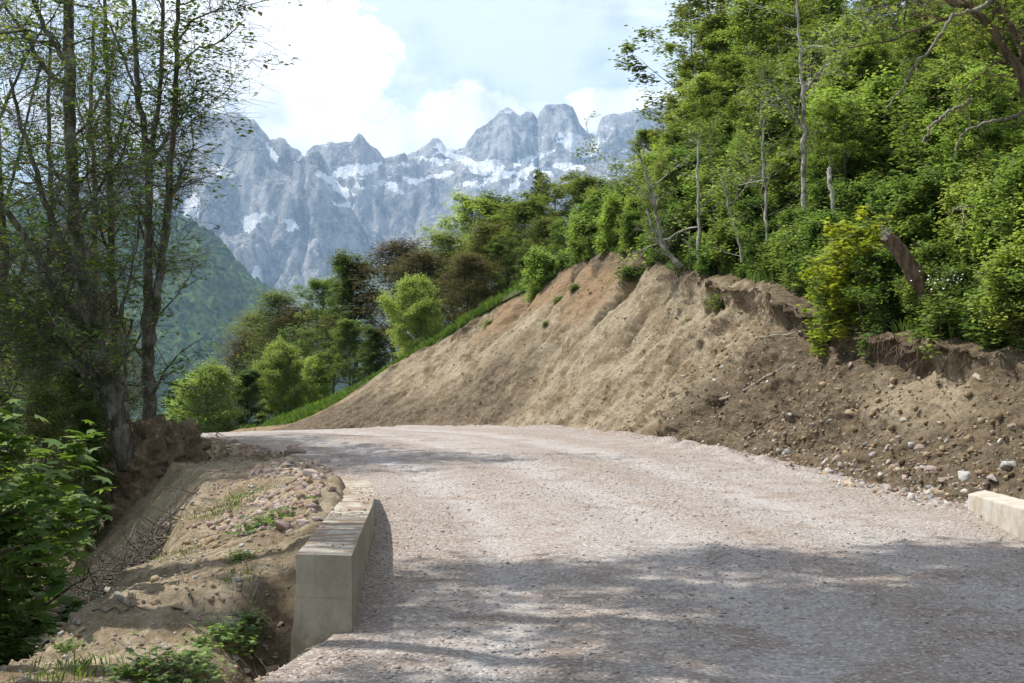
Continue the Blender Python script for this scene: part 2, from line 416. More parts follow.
c = mixc(nt, M(nt, 'MULTIPLY', M(nt, 'MULTIPLY', trk, smooth(nt, mid, 0.2, 0.5)), 0.9), c, (0.375, 0.362, 0.350))
c = mixc(nt, smooth(nt, mid, 0.45, 0.70), c, (0.250, 0.205, 0.170))
c = mixc(nt, M(nt, 'MULTIPLY', smooth(nt, getattr_node(nt, 'edge'), 0.2, 0.9), 0.6), c, (0.255, 0.198, 0.160))
c = mixc(nt, 0.75, c, mixc(nt, sv.outputs[0], (0.68, 0.64, 0.62), (1.32, 1.29, 1.27)), 'MULTIPLY')
c = mixc(nt, M(nt, 'MULTIPLY', smooth(nt, sv.outputs[1], 0.80, 0.92), 0.7), c, (0.52, 0.49, 0.47))
c = mixc(nt, M(nt, 'MULTIPLY', smooth(nt, sv.outputs[2], 0.84, 0.95), 0.6), c, (0.23, 0.185, 0.16))
hgt_ = M(nt, 'ADD', M(nt, 'MULTIPLY', M(nt, 'SUBTRACT', 1.0, vo.outputs['Distance']), 0.7), M(nt, 'ADD', M(nt, 'MULTIPLY', vo2.outputs['Distance'], -0.3), fine))
finish(nt, out, c, 0.95, hgt_, 0.8, 0.018, 0.15)

def soil_mat(name):
    m, nt, out = new_mat(name)
    p = pos(nt)
    damp_shade = getattr_node(nt, 'damp_shade'); rust = getattr_node(nt, 'rust'); grn = getattr_node(nt, 'green')
    n1 = noise(nt, p, 0.9, 6, 0.65); n2 = noise(nt, p, 5.0, 6, 0.7); n3 = noise(nt, p, 22, 4, 0.7)
    st = noise(nt, scaled(nt, p, (2.2, 2.2, 0.45)), 1.6, 5, 0.65, 0.4)
    c = mixc(nt, smooth(nt, n1, 0.36, 0.64), (0.160, 0.121, 0.074), (0.288, 0.240, 0.168))
    c = mixc(nt, M(nt, 'MULTIPLY', smooth(nt, st, 0.47, 0.62), 0.55), c, (0.37, 0.31, 0.22))
    c = mixc(nt, smooth(nt, M(nt, 'ADD', rust, M(nt, 'MULTIPLY', M(nt, 'SUBTRACT', n1, 0.5), 1.3)), 0.35, 0.75), c, (0.240, 0.165, 0.098))
    c = mixc(nt, smooth(nt, M(nt, 'ADD', damp_shade, M(nt, 'MULTIPLY', M(nt, 'SUBTRACT', n1, 0.5), 1.6)), 0.35, 0.85), c, mixc(nt, smooth(nt, n2, 0.4, 0.62), (0.084, 0.064, 0.041), (0.155, 0.122, 0.082)))
    c = mixc(nt, M(nt, 'MULTIPLY', smooth(nt, n2, 0.5, 0.75), 0.45), c, (0.15, 0.105, 0.062))
    c = mixc(nt, 0.6, c, mixc(nt, smooth(nt, n3, 0.3, 0.7), (0.62, 0.6, 0.58), (1.3, 1.3, 1.3)), 'MULTIPLY')
    vo = nd(nt, 'ShaderNodeTexVoronoi', {'Vector': p, 'Scale': 11.0, 'Randomness': 1.0})
    sv = nd(nt, 'ShaderNodeSeparateColor', {0: vo.outputs['Color']})
    peb = M(nt, 'MULTIPLY', smooth(nt, sv.outputs[0], 0.93, 0.96), smooth(nt, M(nt, 'MULTIPLY', vo.outputs['Distance'], -1.0), -0.45, -0.3))
    c = mixc(nt, M(nt, 'MULTIPLY', peb, 0.5), c, (0.36, 0.31, 0.24))
    c = mixc(nt, smooth(nt, M(nt, 'ADD', grn, M(nt, 'MULTIPLY', M(nt, 'SUBTRACT', n2, 0.5), 1.4)), 0.45, 0.7), c, mixc(nt, n3, (0.05, 0.075, 0.02), (0.11, 0.13, 0.045)))
    h = M(nt, 'ADD', M(nt, 'MULTIPLY', n2, 1.0), M(nt, 'ADD', M(nt, 'MULTIPLY', n3, 0.45), M(nt, 'MULTIPLY', peb, 0.35)))
    finish(nt, out, c, 0.95, h, 0.9, 0.07, 0.12)
    return m
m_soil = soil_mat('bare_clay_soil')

m_floor, nt, out = new_mat('forest_floor')
p = pos(nt); n1 = noise(nt, p, 0.7, 5, .6); n2 = noise(nt, p, 6, 5, .7)
c = mixc(nt, smooth(nt, n2, .35, .65), (0.045, 0.032, 0.018), (0.12, 0.085, 0.05))
c = mixc(nt, smooth(nt, n1, .42, .56), c, mixc(nt, smooth(nt, n2, .35, .65), (0.030, 0.055, 0.012), (0.075, 0.11, 0.03)))
finish(nt, out, c, 0.95, n2, 1.0, 0.12, 0.1)
m_mead, nt, out = new_mat('meadow_turf')
p = pos(nt); n1 = noise(nt, p, 0.5, 5, .6); n2 = noise(nt, p, 7, 5, .7)
c = mixc(nt, smooth(nt, n2, .35, .65), (0.10, 0.16, 0.035), (0.22, 0.29, 0.07))
c = mixc(nt, smooth(nt, n1, .5, .7), c, (0.05, 0.08, 0.02))
finish(nt, out, c, 0.95, n2, 1.0, 0.12, 0.1)

# ---- link the ground
road = tag(road_mb.build('road', m_road), 'pinkish grey gravel road climbing and bending left', None, None, 'structure')
vv = np.concatenate(road_mb.v); w_ = XR(vv[:, 1]) - XL(vv[:, 1]); ac = (vv[:, 0] - XL(vv[:, 1])) / w_
attr(road, 'across', ac); attr(road, 'edge', np.maximum(np.exp(-(XR(vv[:, 1]) - vv[:, 0]) / .5), np.exp(-(vv[:, 0] - XL(vv[:, 1])) / .45)))
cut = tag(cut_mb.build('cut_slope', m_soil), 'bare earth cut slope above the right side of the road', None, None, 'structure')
pxm = 1 - sst(27.5, 33.5, cut_Y + 3.0 * (cut_t - .5) + 1.6 * fbm(cut_Y * .4, cut_t * 2, 0, 91, 3))  # near bank: damp dark soil, with some tree shade put into the colour
attr(cut, 'damp_shade', np.clip(1.0 * pxm + 0.75 * (1 - sst(.15, .85, cut_t + .35 * fbm(cut_Y * .35, cut_t * 2, 0, 93, 3))) * sst(38, 43, cut_Y) + 0.35 * sst(47, 52, cut_Y) + .8 * sst(.88, .97, cut_t + .10 * fbm(cut_Y * .8, 2, 0, 94, 3)) - 0.75 * np.exp(-((cut_Y - 21.3) / 1.8) ** 2 - ((cut_t - .62) / .28) ** 2), 0, 1))
attr(cut, 'rust', np.clip(sst(38.5, 42, cut_Y) * sst(.45, .9, cut_t + .25 * fbm(cut_Y * .5, cut_t * 3, 0, 96, 3)) * .75 * (1 - sst(49, 52, cut_Y)) + sst(54, 57, cut_Y) * .75, 0, 1))
attr(cut, 'green', np.clip(sst(.93, 1.0, cut_t) * sst(45, 50, cut_Y) * .9, 0, 1))
emb = tag(emb_mb.build('embankment', m_soil), 'loose earth embankment falling away left of the road', None, None, 'structure')
attr(emb, 'damp_shade', np.clip(.25 + .3 * fbm(emb_d * .6, emb_Y * .4, 0, 95, 3) + .5 * np.exp(-((emb_d - .55) / .3) ** 2) * (1 - sst(10.5, 12.5, emb_Y)) + .4 * sst(3.5, 6, emb_d), 0, 1))
attr(emb, 'rust', np.clip(.15 + .35 * np.exp(-((emb_Y - 20) / 3.5) ** 2) * np.exp(-((emb_d - 1.4) / .8) ** 2), 0, 1))
attr(emb, 'green', np.clip(.95 * sst(5.5, 9, emb_d) + .22 * np.exp(-((emb_Y - 15.5) / 1.5) ** 2) * np.exp(-((emb_d - 1.5) / .5) ** 2), 0, 1))
hill = tag(hill_mb.build('hillside', m_floor), 'wooded hillside above the cut slope', None, None, 'structure')
farh = tag(far_mb.build('meadow', m_mead), 'green slope beyond the bend in the road', None, None, 'structure')
# the valley floor far below, out to the horizon
gx = np.linspace(-8500, 8500, 120); gy = np.linspace(-2500, 9000, 90); Yg, Xg = np.meshgrid(gy, gx, indexing='ij')
vm = MB(); grid(vm, Xg, Yg, -118 + 6 * fbm(Xg / 400, Yg / 400, 0, 3, 3))
tag(vm.build('ground', m_mead), 'valley ground far below the road', None, None, 'structure')

# ---- height look-up
_v = np.concatenate([np.concatenate(b.v) for b in (road_mb, cut_mb, emb_mb, hill_mb, far_mb)])
_f = []; k = 0
for b in (road_mb, cut_mb, emb_mb, hill_mb, far_mb):
    _f.append(b.f[0] + k); k += b.n
TREE = BVHTree.FromPolygons(_v.tolist(), np.concatenate(_f).tolist())
def gz(x, y, default=0.0):
    h = TREE.ray_cast(Vector((x, y, 300)), Vector((0, 0, -1)))
    return h[0].z if h[0] is not None else default
def hitpx(px, py, lift=0.0):
    """the spot of ground seen at a picture position"""
    d = Vector(P(px, py, 10) - CAM).normalized()
    h = TREE.ray_cast(Vector(CAM), d)
    return (np.array(h[0]), np.array(h[1])) if h[0] is not None else (None, None)

# ================================================================== far mountains, forested hill, air
def ridge(xs, D, pts):
    px = [a for a, b in pts]; z = [P(a, b, D)[2] for a, b in pts]
    return np.interp(xs / D * F + 512, px, z)

R_F = (5600, [(-300, 250), (0, 205), (100, 172), (150, 150), (170, 140), (185, 126), (193, 118), (202, 113), (215, 113), (228, 113), (240, 116), (252, 120), (262, 130), (270, 140), (277, 139), (284, 139), (291, 148), (297, 149), (303, 157), (309, 150), (318, 152), (330, 172), (345, 200), (365, 232), (400, 270), (440, 300), (600, 380)], 1.7, 420)
R_M = (6300, [(200, 230), (270, 180), (300, 156), (309, 148), (320, 144), (329, 142), (336, 144), (345, 142), (351, 141), (355, 136), (358, 133), (361, 135), (365, 141), (370, 147), (377, 151), (384, 158), (394, 157), (404, 154), (413, 158), (425, 170), (440, 178), (480, 196), (540, 230), (700, 260)], 1.5, 380)
R_B = (7100, [(250, 220), (380, 168), (398, 157), (412, 153), (424, 147), (432, 138), (438, 139), (446, 147), (455, 151), (463, 149), (469, 139), (477, 129), (487, 124), (494, 119), (500, 110), (507, 107), (514, 112), (520, 117), (527, 112), (533, 113), (538, 118), (541, 110), (546, 106), (556, 104), (566, 104), (573, 107), (577, 114), (581, 126), (588, 132), (597, 135), (600, 122), (604, 116), (612, 114), (622, 114), (634, 111), (646, 110), (660, 106), (700, 96), (780, 92), (900, 120), (1200, 160)], 1.35, 300)
R_S = (4700, [(60, 420), (200, 360), (250, 330), (285, 296), (320, 277), (370, 266), (420, 252), (480, 228), (540, 214), (600, 204), (700, 196), (900, 190), (1200, 260)], 0.42, 900)
R_T = (6650, [(300, 260), (380, 190), (430, 165), (470, 158), (500, 160), (540, 168), (580, 165), (620, 160), (700, 150), (900, 150)], 0.6, 500)
xs = np.linspace(-3100, 2700, 820); ys = np.concatenate([np.arange(3300, 4700, 28), np.arange(4700, 7250, 12.5), np.arange(7260, 8300, 80)])
Yg, Xg = np.meshgrid(ys, xs, indexing='ij')
wx = 70 * fbm(Xg / 260, Yg / 260, 0, 201, 3); wy = 60 * fbm(Xg / 150, Yg / 300, 0, 207, 4)
Z = np.full(Xg.shape, -120.0)
crest_d = np.full(Xg.shape, 9e9)
for i, (D, pts, sl_, cliff) in enumerate((R_F, R_M, R_B, R_S, R_T)):
    xq = Xg / Yg * D                           # ridge line read along its own length
    c = ridge(xq, D, pts) + (10 * fbm(xq / 45, 1.5, 0, 221 + i, 4, .6) + 7 * ridged(xq / 26, 0 * xq, 225 + i, 3)) * (i < 3)
    dist = np.abs(D - Yg); dd = np.maximum(0, dist + (wy + wx * .4) * sst(0, 160, dist))
    n = ridged((Xg + wx) / 250 + 3 * i, Yg / 620, 211 + 9 * i, 6)
    steep = sl_ * np.minimum(dd, cliff / sl_ * (1 + .5 * n)) + 0.52 * np.clip(dd - cliff / sl_, 0, None)
    z = c - steep + ((88 * n + 30 * ridged((Xg + .5 * wx) / 60, Yg / 120, 240 + i, 4)) * (.22 + .78 * sst(330, 760, c - steep)) + 40 * fbm(Xg / 320 + Yg / 500, Yg / 260, 0, 250 + i, 4)) * sst(0, 190, dist) * (0.35 if i == 3 else 1.0)
    if i != 3: z = np.where(Yg > D, c - 1.1 * dist, z)
    else: z = np.where(Yg > D, c - 0.03 * dist, z)
    Z = np.where(z > Z, z, Z); crest_d = np.where(z >= Z, dist, crest_d)
Z = Z + (16 * fbm(Xg / 30, Yg / 34, 0, 260, 4, .6) + 14 * ridged(Xg / 75 + Yg / 200, Yg / 60, 262, 4)) * sst(8, 120, crest_d)
mm = MB(); grid(mm, Xg, Yg, Z)

m_rock, nt, out = new_mat('limestone_and_snow')
p = pos(nt); geo = nt.nodes.new('ShaderNodeNewGeometry'); sp = nd(nt, 'ShaderNodeSeparateXYZ', {0: p}); sn = nd(nt, 'ShaderNodeSeparateXYZ', {0: geo.outputs['Normal']})
n1 = noise(nt, scaled(nt, p, (.010, .006, .005)), 1.0, 8, .68); n2 = noise(nt, scaled(nt, p, (.03, .02, .03)), 1.0, 6, .72)
strat = noise(nt, scaled(nt, p, (.022, .012, .0045), (0, .18, 0)), 1.0, 6, .68)
c = mixc(nt, smooth(nt, n1, .36, .66), (0.11, 0.115, 0.125), (0.50, 0.49, 0.475))
c = mixc(nt, M(nt, 'MULTIPLY', smooth(nt, n2, .42, .66), .7), c, (0.46, 0.45, 0.43))
c = mixc(nt, M(nt, 'MULTIPLY', smooth(nt, strat, .48, .62), .7), c, (0.085, 0.09, 0.10))
flat = smooth(nt, sn.outputs[2], .62, .86)
lowz = M(nt, 'SUBTRACT', 1.0, smooth(nt, sp.outputs[2], 330, 640))
gm = M(nt, 'MULTIPLY', smooth(nt, M(nt, 'ADD', M(nt, 'MULTIPLY', flat, .5), M(nt, 'SUBTRACT', n1, .5)), .15, .5), lowz)
c = mixc(nt, M(nt, 'MULTIPLY', gm, .95), c, (0.125, 0.165, 0.085))
spk = noise(nt, scaled(nt, p, (.05, .03, .06)), 1.0, 4, .7)
c = mixc(nt, M(nt, 'MULTIPLY', smooth(nt, spk, .55, .66), .7), c, (0.50, 0.49, 0.46))
snow = getattr_node(nt, 'snow')
n4 = noise(nt, scaled(nt, p, (.012, .010, .02), (0, .3, 0)), 1.0, 7, .72)
streak = M(nt, 'MULTIPLY', M(nt, 'MULTIPLY', smooth(nt, n4, .60, .63), smooth(nt, sn.outputs[2], .35, .6)), smooth(nt, sp.outputs[2], 820, 1000))
sm = M(nt, 'MAXIMUM', smooth(nt, M(nt, 'ADD', snow, M(nt, 'MULTIPLY', M(nt, 'SUBTRACT', n2, .5), 1.5)), .46, .49), streak)
c = mixc(nt, sm, c, (0.86, 0.88, 0.90))
finish(nt, out, c, 0.95, M(nt, 'ADD', n2, M(nt, 'MULTIPLY', strat, 1.2)), 1.0, 34.0, 0.1)
mo = tag(mm.build('mountains', m_rock), 'jagged grey limestone mountains with snow patches', None, None, 'structure')
V = np.concatenate(mm.v); qx = V[:, 0] / V[:, 1] * F + 512; qy = 400 - (V[:, 2] - 1.6) / V[:, 1] * F
snow = np.zeros(len(V)) - 1
nx_ = 7 * fbm(qx / 22, qy / 14, 0, 271, 4); ny_ = 5 * fbm(qx / 16, qy / 12, 0, 275, 4)
for cx, cy_, a, b, r in ((258, 217, 17, 5, -.1), (250, 224, 6, 9, .5), (222, 171, 13, 4, .15), (288, 225, 8, 5, .2), (190, 208, 6, 12, 0), (328, 178, 12, 4, .5), (352, 170, 20, 6, -.25), (340, 190, 10, 4, .4), (374, 162, 6, 2.5, 0), (392, 186, 12, 3, .3),
                       (432, 176, 22, 3, -.1), (446, 150, 10, 5, .4), (436, 160, 14, 3, .1), (462, 158, 14, 3, .2), (484, 166, 16, 7, .15), (500, 175, 14, 3.5, -.3), (530, 158, 22, 3.5, -.35), (528, 170, 12, 3.5, -.5), (512, 185, 8, 4, -.4), (578, 142, 22, 6, .2), (570, 166, 15, 4, .1), (586, 154, 12, 3, .1), (595, 142, 8, 8, 0), (545, 176, 10, 3, -.2), (346, 206, 14, 3, .35), (360, 186, 8, 2.5, .2), (300, 150, 3, 10, .2), (270, 152, 3, 12, -.2), (410, 178, 10, 2.5, .1), (470, 182, 12, 2.5, 0), (256, 275, 4, 9, .3)):
    ca, sa = math.cos(r), math.sin(r); ux = qx - cx + nx_; uy = qy - cy_ + ny_
    e = np.sqrt(((ux * ca + uy * sa) / a) ** 2 + ((-ux * sa + uy * ca) / b) ** 2)
    snow = np.maximum(snow, 1.0 - 0.5 * e)
attr(mo, 'snow', np.clip(snow, 0, 1))

R_H = (2900, [(-900, 120), (-300, 170), (0, 200), (100, 206), (150, 213), (185, 223), (200, 229), (215, 239), (232, 258), (245, 273), (258, 284), (272, 291), (285, 310), (300, 326), (330, 356), (380, 395), (440, 430), (600, 520)])
xs = np.linspace(-2900, 300, 620); ys = np.arange(1000, 3300, 9.0)
Yg, Xg = np.meshgrid(ys, xs, indexing='ij')
xq = Xg / Yg * 2900; c = ridge(xq, *R_H)
dist = np.clip(2900 - Yg, 0, None); back = np.clip(Yg - 2900, 0, None)
rib = ridged(Xg / 340 - Yg / 900, Yg / 800, 301, 4)
Z = c - (0.30 * dist + 0.00006 * dist ** 2) * np.clip((c + 300) / 700, 0.15, 1.2) + 34 * rib * sst(0, 500, dist) - .9 * back
can = np.abs(vn(Xg / 13, Yg / 20, 0, 310)) * 17 + vn(Xg / 7, Yg / 11, 0, 311) * 6
Z = np.maximum(Z + can, -160)
hm = MB(); grid(hm, Xg, Yg, Z)
m_wood, nt, out = new_mat('distant_wood')
p = pos(nt); n1 = noise(nt, scaled(nt, p, (.006, .004, .006)), 1, 5, .6); n2 = noise(nt, scaled(nt, p, (.09, .06, .09)), 1, 4, .7)
c = mixc(nt, smooth(nt, n2, .35, .68), (0.010, 0.024, 0.008), (0.075, 0.115, 0.030)); c = mixc(nt, M(nt, 'MULTIPLY', smooth(nt, n1, .46, .64), .55), c, (0.018, 0.035, 0.016))
finish(nt, out, c, 0.95, n2, 1.0, 6.0, 0.05)
tag(hm.build('forested_hills', m_wood), 'forested hill below the mountains', None, None, 'structure')

# the air between: one even volume
m_haze, nt, out = new_mat('haze_air')
vol = nd(nt, 'ShaderNodeVolumePrincipled', {'Color': (0.44, 0.69, 1.0, 1), 'Density': 0.000082, 'Anisotropy': 0.0})
nt.links.new(vol.outputs[0], out.inputs['Volume'])
hb = MB(); x0, x1, y0, y1, z0, z1 = -9200, 9200, -3200, 9800, -132, 1750
hb.add([(x0, y0, z0), (x1, y0, z0), (x1, y1, z0), (x0, y1, z0), (x0, y0, z1), (x1, y0, z1), (x1, y1, z1), (x0, y1, z1)],
       [(0, 3, 2, 1), (4, 5, 6, 7), (0, 1, 5, 4), (1, 2, 6, 5), (2, 3, 7, 6), (3, 0, 4, 7)])
tag(hb.build('haze', m_haze, smooth=False), 'pale blue haze between the road and the mountains', None, None, 'stuff')

# ================================================================== trees and plants
M_BEECH = leaf_mat('beech_leaf', (0.082, 0.137, 0.037), (0.271, 0.332, 0.086), 0.42)
M_FRESH = leaf_mat('fresh_leaf', (0.157, 0.240, 0.059), (0.428, 0.504, 0.148), 0.45)
M_DARK = leaf_mat('dark_leaf', (0.055, 0.108, 0.029), (0.194, 0.256, 0.059), 0.3)
M_OLIVE = leaf_mat('olive_leaf', (0.095, 0.134, 0.039), (0.273, 0.293, 0.097), 0.4)
M_RUST = leaf_mat('reddish_bud', (0.095, 0.077, 0.040), (0.242, 0.192, 0.105), 0.35, (1.3, 1.0, 0.8), odd=(0.11, 0.15, 0.05), oddf=0.5)
M_MAPLE = leaf_mat('maple_leaf', (0.094, 0.192, 0.039), (0.294, 0.404, 0.087), 0.42)
M_YEL = leaf_mat('yellow_green_leaf', (0.200, 0.291, 0.029), (0.508, 0.567, 0.072), 0.42)
M_UNDER = leaf_mat('undergrowth_leaf', (0.079, 0.152, 0.040), (0.277, 0.362, 0.099), 0.4, clump=0.7)
M_NEEDLE = leaf_mat('spruce_needle', (0.010, 0.026, 0.010), (0.030, 0.055, 0.020), 0.1)
M_GRASS = leaf_mat('grass_blade', (0.070, 0.130, 0.020), (0.190, 0.270, 0.055), 0.4)
M_TWIGLEAF = leaf_mat('sparse_beech_leaf', (0.048, 0.093, 0.017), (0.153, 0.225, 0.042), 0.4, odd=(0.14, 0.10, 0.05), oddf=0.12)
M_WHITE, nt, out = new_mat('white_petal'); finish(nt, out, (0.75, 0.76, 0.70), 0.7)
M_BARK = bark_mat('grey_beech_bark', (0.055, 0.048, 0.038), (0.150, 0.135, 0.112), (0.20, 0.195, 0.175), 6, (0.035, 0.045, 0.015))
M_PALE = bark_mat('pale_bark', (0.20, 0.185, 0.16), (0.42, 0.40, 0.36), (0.13, 0.115, 0.09), 5)
M_BROWN = bark_mat('brown_bark', (0.070, 0.046, 0.030), (0.165, 0.115, 0.080), None, 6)
M_DEAD = bark_mat('dead_grey_wood', (0.16, 0.14, 0.115), (0.33, 0.30, 0.26), None, 12)
M_BRUSH = bark_mat('dry_brushwood', (0.052, 0.042, 0.034), (0.150, 0.128, 0.108), None, 20)

LEAFY = 1.6; CLUSTER = False
def perp_mix(rg, d, n, spread, flat=0.35):
    r = rg.normal(size=(n, 3)); r[:, 2] *= (1 - flat)
    r = unit(r - d * np.sum(r * d, 1, keepdims=True))
    return unit(d * (1 - spread) + r * spread)

def twig_mesh(mb, a, b, r):
    """many straight three-sided twigs at once"""
    n = len(a)
    if n == 0: return
    t = unit(b - a); ref = np.where(np.abs(t[:, 2:3]) < .9, np.array([[0, 0, 1.0]]), np.array([[1.0, 0, 0]]))
    x = unit(np.cross(t, ref)); y = np.cross(t, x)
    r = np.broadcast_to(np.asarray(r, float), (n,))[:, None]
    vs = []
    for p_, k in ((a, 1.0), (b, 0.4)):
        for q_ in range(3):
            g_ = q_ * 2.0944; vs.append(p_ + (x * math.cos(g_) + y * math.sin(g_)) * r * k)
    v = np.stack(vs, 1).reshape(-1, 3); base = np.arange(n)[:, None] * 6
    f = np.concatenate([base + np.array([[q_, (q_ + 1) % 3, 3 + (q_ + 1) % 3, 3 + q_]]) for q_ in range(3)])
    mb.add(v, f)

def spray(rg, wood, leaf, P0, D0, L, r, n_sec, n_tw, per, lsize, spread=0.12, droop=0.0, gap=0.5, bare=0.0, up=0.75, lobed=False):
    """side shoots, twigs and leaves along branches. P0: list of (points, radii)"""
    A = []; B = []; R = []
    tips = []
    for (pts, rad) in P0:
        n = len(pts); seg = np.linspace(0.12, 1.0, n_sec) if n_sec > 1 else np.array([1.0])
        for s_ in seg:
            s_ = min(1, max(0, s_ + rg.uniform(-.06, .06))); i = min(n - 2, int(s_ * (n - 1))); fr = s_ * (n - 1) - i
            p0 = pts[i] * (1 - fr) + pts[i + 1] * fr; d = unit(pts[i + 1] - pts[i])
            dd = perp_mix(rg, d[None], 1, rg.uniform(.35, .75))[0]; dd[2] -= droop; dd = unit(dd)
            l = L * rg.uniform(.5, 1.15) * (1.15 - .6 * s_)
            m = p0 + dd * l * .55 + np.array([0, 0, .04 * l]); e = m + unit(dd + np.array([0, 0, .15 - droop]) + rg.normal(size=3) * .15) * l * .5
            A += [p0, m]; B += [m, e]; rr = max(.35 * rad[i], .006); R += [rr, rr * .5]
            tips.append((p0, m, e, rr))
    A2 = []; B2 = []; R2 = []; dens = []
    for (p0, m, e, rr) in tips:
        k = rg.uniform(0, 1); dn = (0.15 if k < gap * .5 else rg.uniform(.5, 1.5)) if not CLUSTER else (.04 if k < .55 else rg.uniform(1.3, 2.4))
        if rg.uniform() < bare: dn = 0
        for _ in range(n_tw):
            s_ = rg.uniform(.2, 1); q_ = p0 * (1 - s_ * 2) + m * s_ * 2 if s_ < .5 else m * (2 - 2 * s_) + e * (2 * s_ - 1)
            d = unit(e - p0); dd = perp_mix(rg, d[None], 1, rg.uniform(.3, .7), .4)[0]; dd[2] -= droop * .7; dd = unit(dd)
            l = L * rg.uniform(.18, .45); A2.append(q_); B2.append(q_ + dd * l); R2.append(max(rr * .35, .004)); dens.append(dn)
    if A:
        twig_mesh(wood, np.array(A), np.array(B), np.array(R))
    if A2:
        A2 = np.array(A2); B2 = np.array(B2); dens = np.array(dens)
        twig_mesh(wood, A2, B2, np.array(R2))
        cnt = rg.poisson(per * dens * LEAFY); idx = np.repeat(np.arange(len(A2)), cnt)
        s_ = rg.uniform(.1, 1.1, len(idx))[:, None]
        pp = A2[idx] * (1 - s_) + B2[idx] * s_ + rg.normal(size=(len(idx), 3)) * np.array([spread, spread, spread * .8])
        if lobed: lobed_leaves(leaf, pp, lsize, rg, up)
        else: leaf_quads(leaf, pp, lsize, rg, up, dirs=unit(B2[idx] - A2[idx]))

def limb(rg, p0, d, L, n=7, rise=0.12, wob=0.12):
    pts = [np.array(p0, float)]; d = np.array(d, float)
    for i in range(n - 1):
        d = unit(d + np.array([0, 0, rise]) + rg.normal(size=3) * wob); pts.append(pts[-1] + d * L / (n - 1))
    return np.array(pts)

def make_tree(seed, H, r0, cb, R, shape, nb, ns, nt_, per, ls, e0=0.35, e1=1.1, lean=(0, 0), spread=.12, gap=.5, rise=.1, droop=0, bare=0, stems=1, up=.7, lexp=1.3):
    rg = np.random.default_rng(seed); wood = MB(); leaf = MB()
    for st_ in range(stems):
        k = 11; tt = np.linspace(0, 1, k)
        ln = np.array(lean) + (rg.normal(size=2) * .12 * H / 3 if stems > 1 else 0)
        tr = np.stack([ln[0] * tt ** lexp + np.cumsum(rg.normal(size=k)) * .012 * H, ln[1] * tt ** lexp + np.cumsum(rg.normal(size=k)) * .012 * H, tt * H * (1 - .15 * st_)], 1)
        tr[0] = (0.15 * st_, 0.1 * st_, -0.5); rr = r0 * (1 - .88 * tt) * (1 - .2 * st_); rr[0] *= 1.35
        tube(wood, tr, rr, 8)
        P0 = []
        for i in range(nb):
            s_ = cb + (1 - cb) * (i + rg.uniform(0, 1)) / nb; s_ = min(s_, .99)
            j = min(k - 2, int(s_ * (k - 1))); fr = s_ * (k - 1) - j; p0 = tr[j] * (1 - fr) + tr[j + 1] * fr
            tcr = (s_ - cb) / (1 - cb); az = i * 2.4 + rg.uniform(-.5, .5); el = e0 + (e1 - e0) * tcr + rg.uniform(-.15, .15)
            L = R * shape(tcr) * rg.uniform(.65, 1.15)
            if L < .15: continue
            pts = limb(rg, p0, (math.cos(az) * math.cos(el), math.sin(az) * math.cos(el), math.sin(el)), L, 7, rise, .1)
            rb = np.linspace(max(.30 * (r0 * (1 - .88 * s_)), .01), .006, 7) ; rb = np.minimum(rb, .02 + L * .016)
            tube(wood, pts, rb, 5, False); P0.append((pts, rb))
        spray(rg, wood, leaf, P0, None, R * .42, r0, ns, nt_, per, ls, spread, droop, gap, bare, up)
    return wood, leaf

def protos(name, wood, leaf, mw, ml, hidden=True):
    t = empty(name, (0, 0, 0)); wood.build('trunk', mw, t); leaf.build('crown', ml, t, smooth=False)
    return t

rnd_shape = lambda t: (0.35 + 1.0 * math.sin(math.pi * min(1, t * .85 + .12)) ** .8) * .8
egg = lambda t: math.sin(math.pi * (0.12 + .86 * t) ** .75) ** .7
fan = lambda t: .45 + .6 * math.sin(math.pi * (t * .8 + .1))
USED = set()
def place(kind, x, y, s, rz, label, cat, group, sink=0.0, sz=None, z=None, tilt=(0, 0)):
    src = KINDS[kind]
    o = src if kind not in USED else copy_tree(src)
    USED.add(kind)
    o.location = (x, y, (gz(x, y) if z is None else z) - sink); o.rotation_euler = (tilt[0], tilt[1], rz)
    o.scale = (s, s, s if sz is None else sz)
    o['label'] = label; o['category'] = cat
    if group: o['group'] = group
    elif 'group' in o: del o['group']
    return o

KINDS = {}
KINDS['beech_a'] = protos('beech_tree', *make_tree(11, 10, .15, .22, 3.3, egg, 34, 6, 5, 15, .155), M_BARK, M_BEECH)
KINDS['beech_b'] = protos('beech_tree', *make_tree(12, 10, .14, .18, 3.0, fan, 30, 6, 5, 15, .155, .2, 1.0, (.6, .3)), M_BARK, M_BEECH)
KINDS['beech_c'] = protos('beech_tree', *make_tree(13, 10, .15, .25, 3.4, egg, 32, 6, 5, 14, .16, .3, 1.2, (-.5, 0), gap=.7), M_BARK, M_FRESH)
KINDS['round_a'] = protos('round_crowned_tree', *make_tree(21, 6, .11, .08, 2.7, rnd_shape, 38, 7, 5, 30, .13, .1, 1.3, gap=.25, spread=.2, up=.45), M_BARK, M_FRESH)
KINDS['round_b'] = protos('round_crowned_tree', *make_tree(22, 6, .10, .08, 2.4, egg, 36, 7, 5, 26, .13, .3, 1.3, gap=.35, spread=.2, up=.45), M_BARK, M_FRESH)
KINDS['rust'] = protos('budding_tree', *make_tree(31, 8, .11, .15, 2.6, egg, 34, 7, 5, 10, .12, .5, 1.3, gap=.4, spread=.2), M_BARK, M_RUST)
KINDS['olive'] = protos('open_crowned_tree', *make_tree(32, 8, .12, .18, 2.7, egg, 32, 6, 5, 12, .12, .45, 1.2, gap=.5, spread=.2), M_BARK, M_OLIVE)
KINDS['dark'] = protos('dark_leaved_tree', *make_tree(41, 8, .13, .08, 2.2, egg, 38, 6, 5, 20, .13, .3, 1.2, gap=.35), M_BARK, M_DARK)
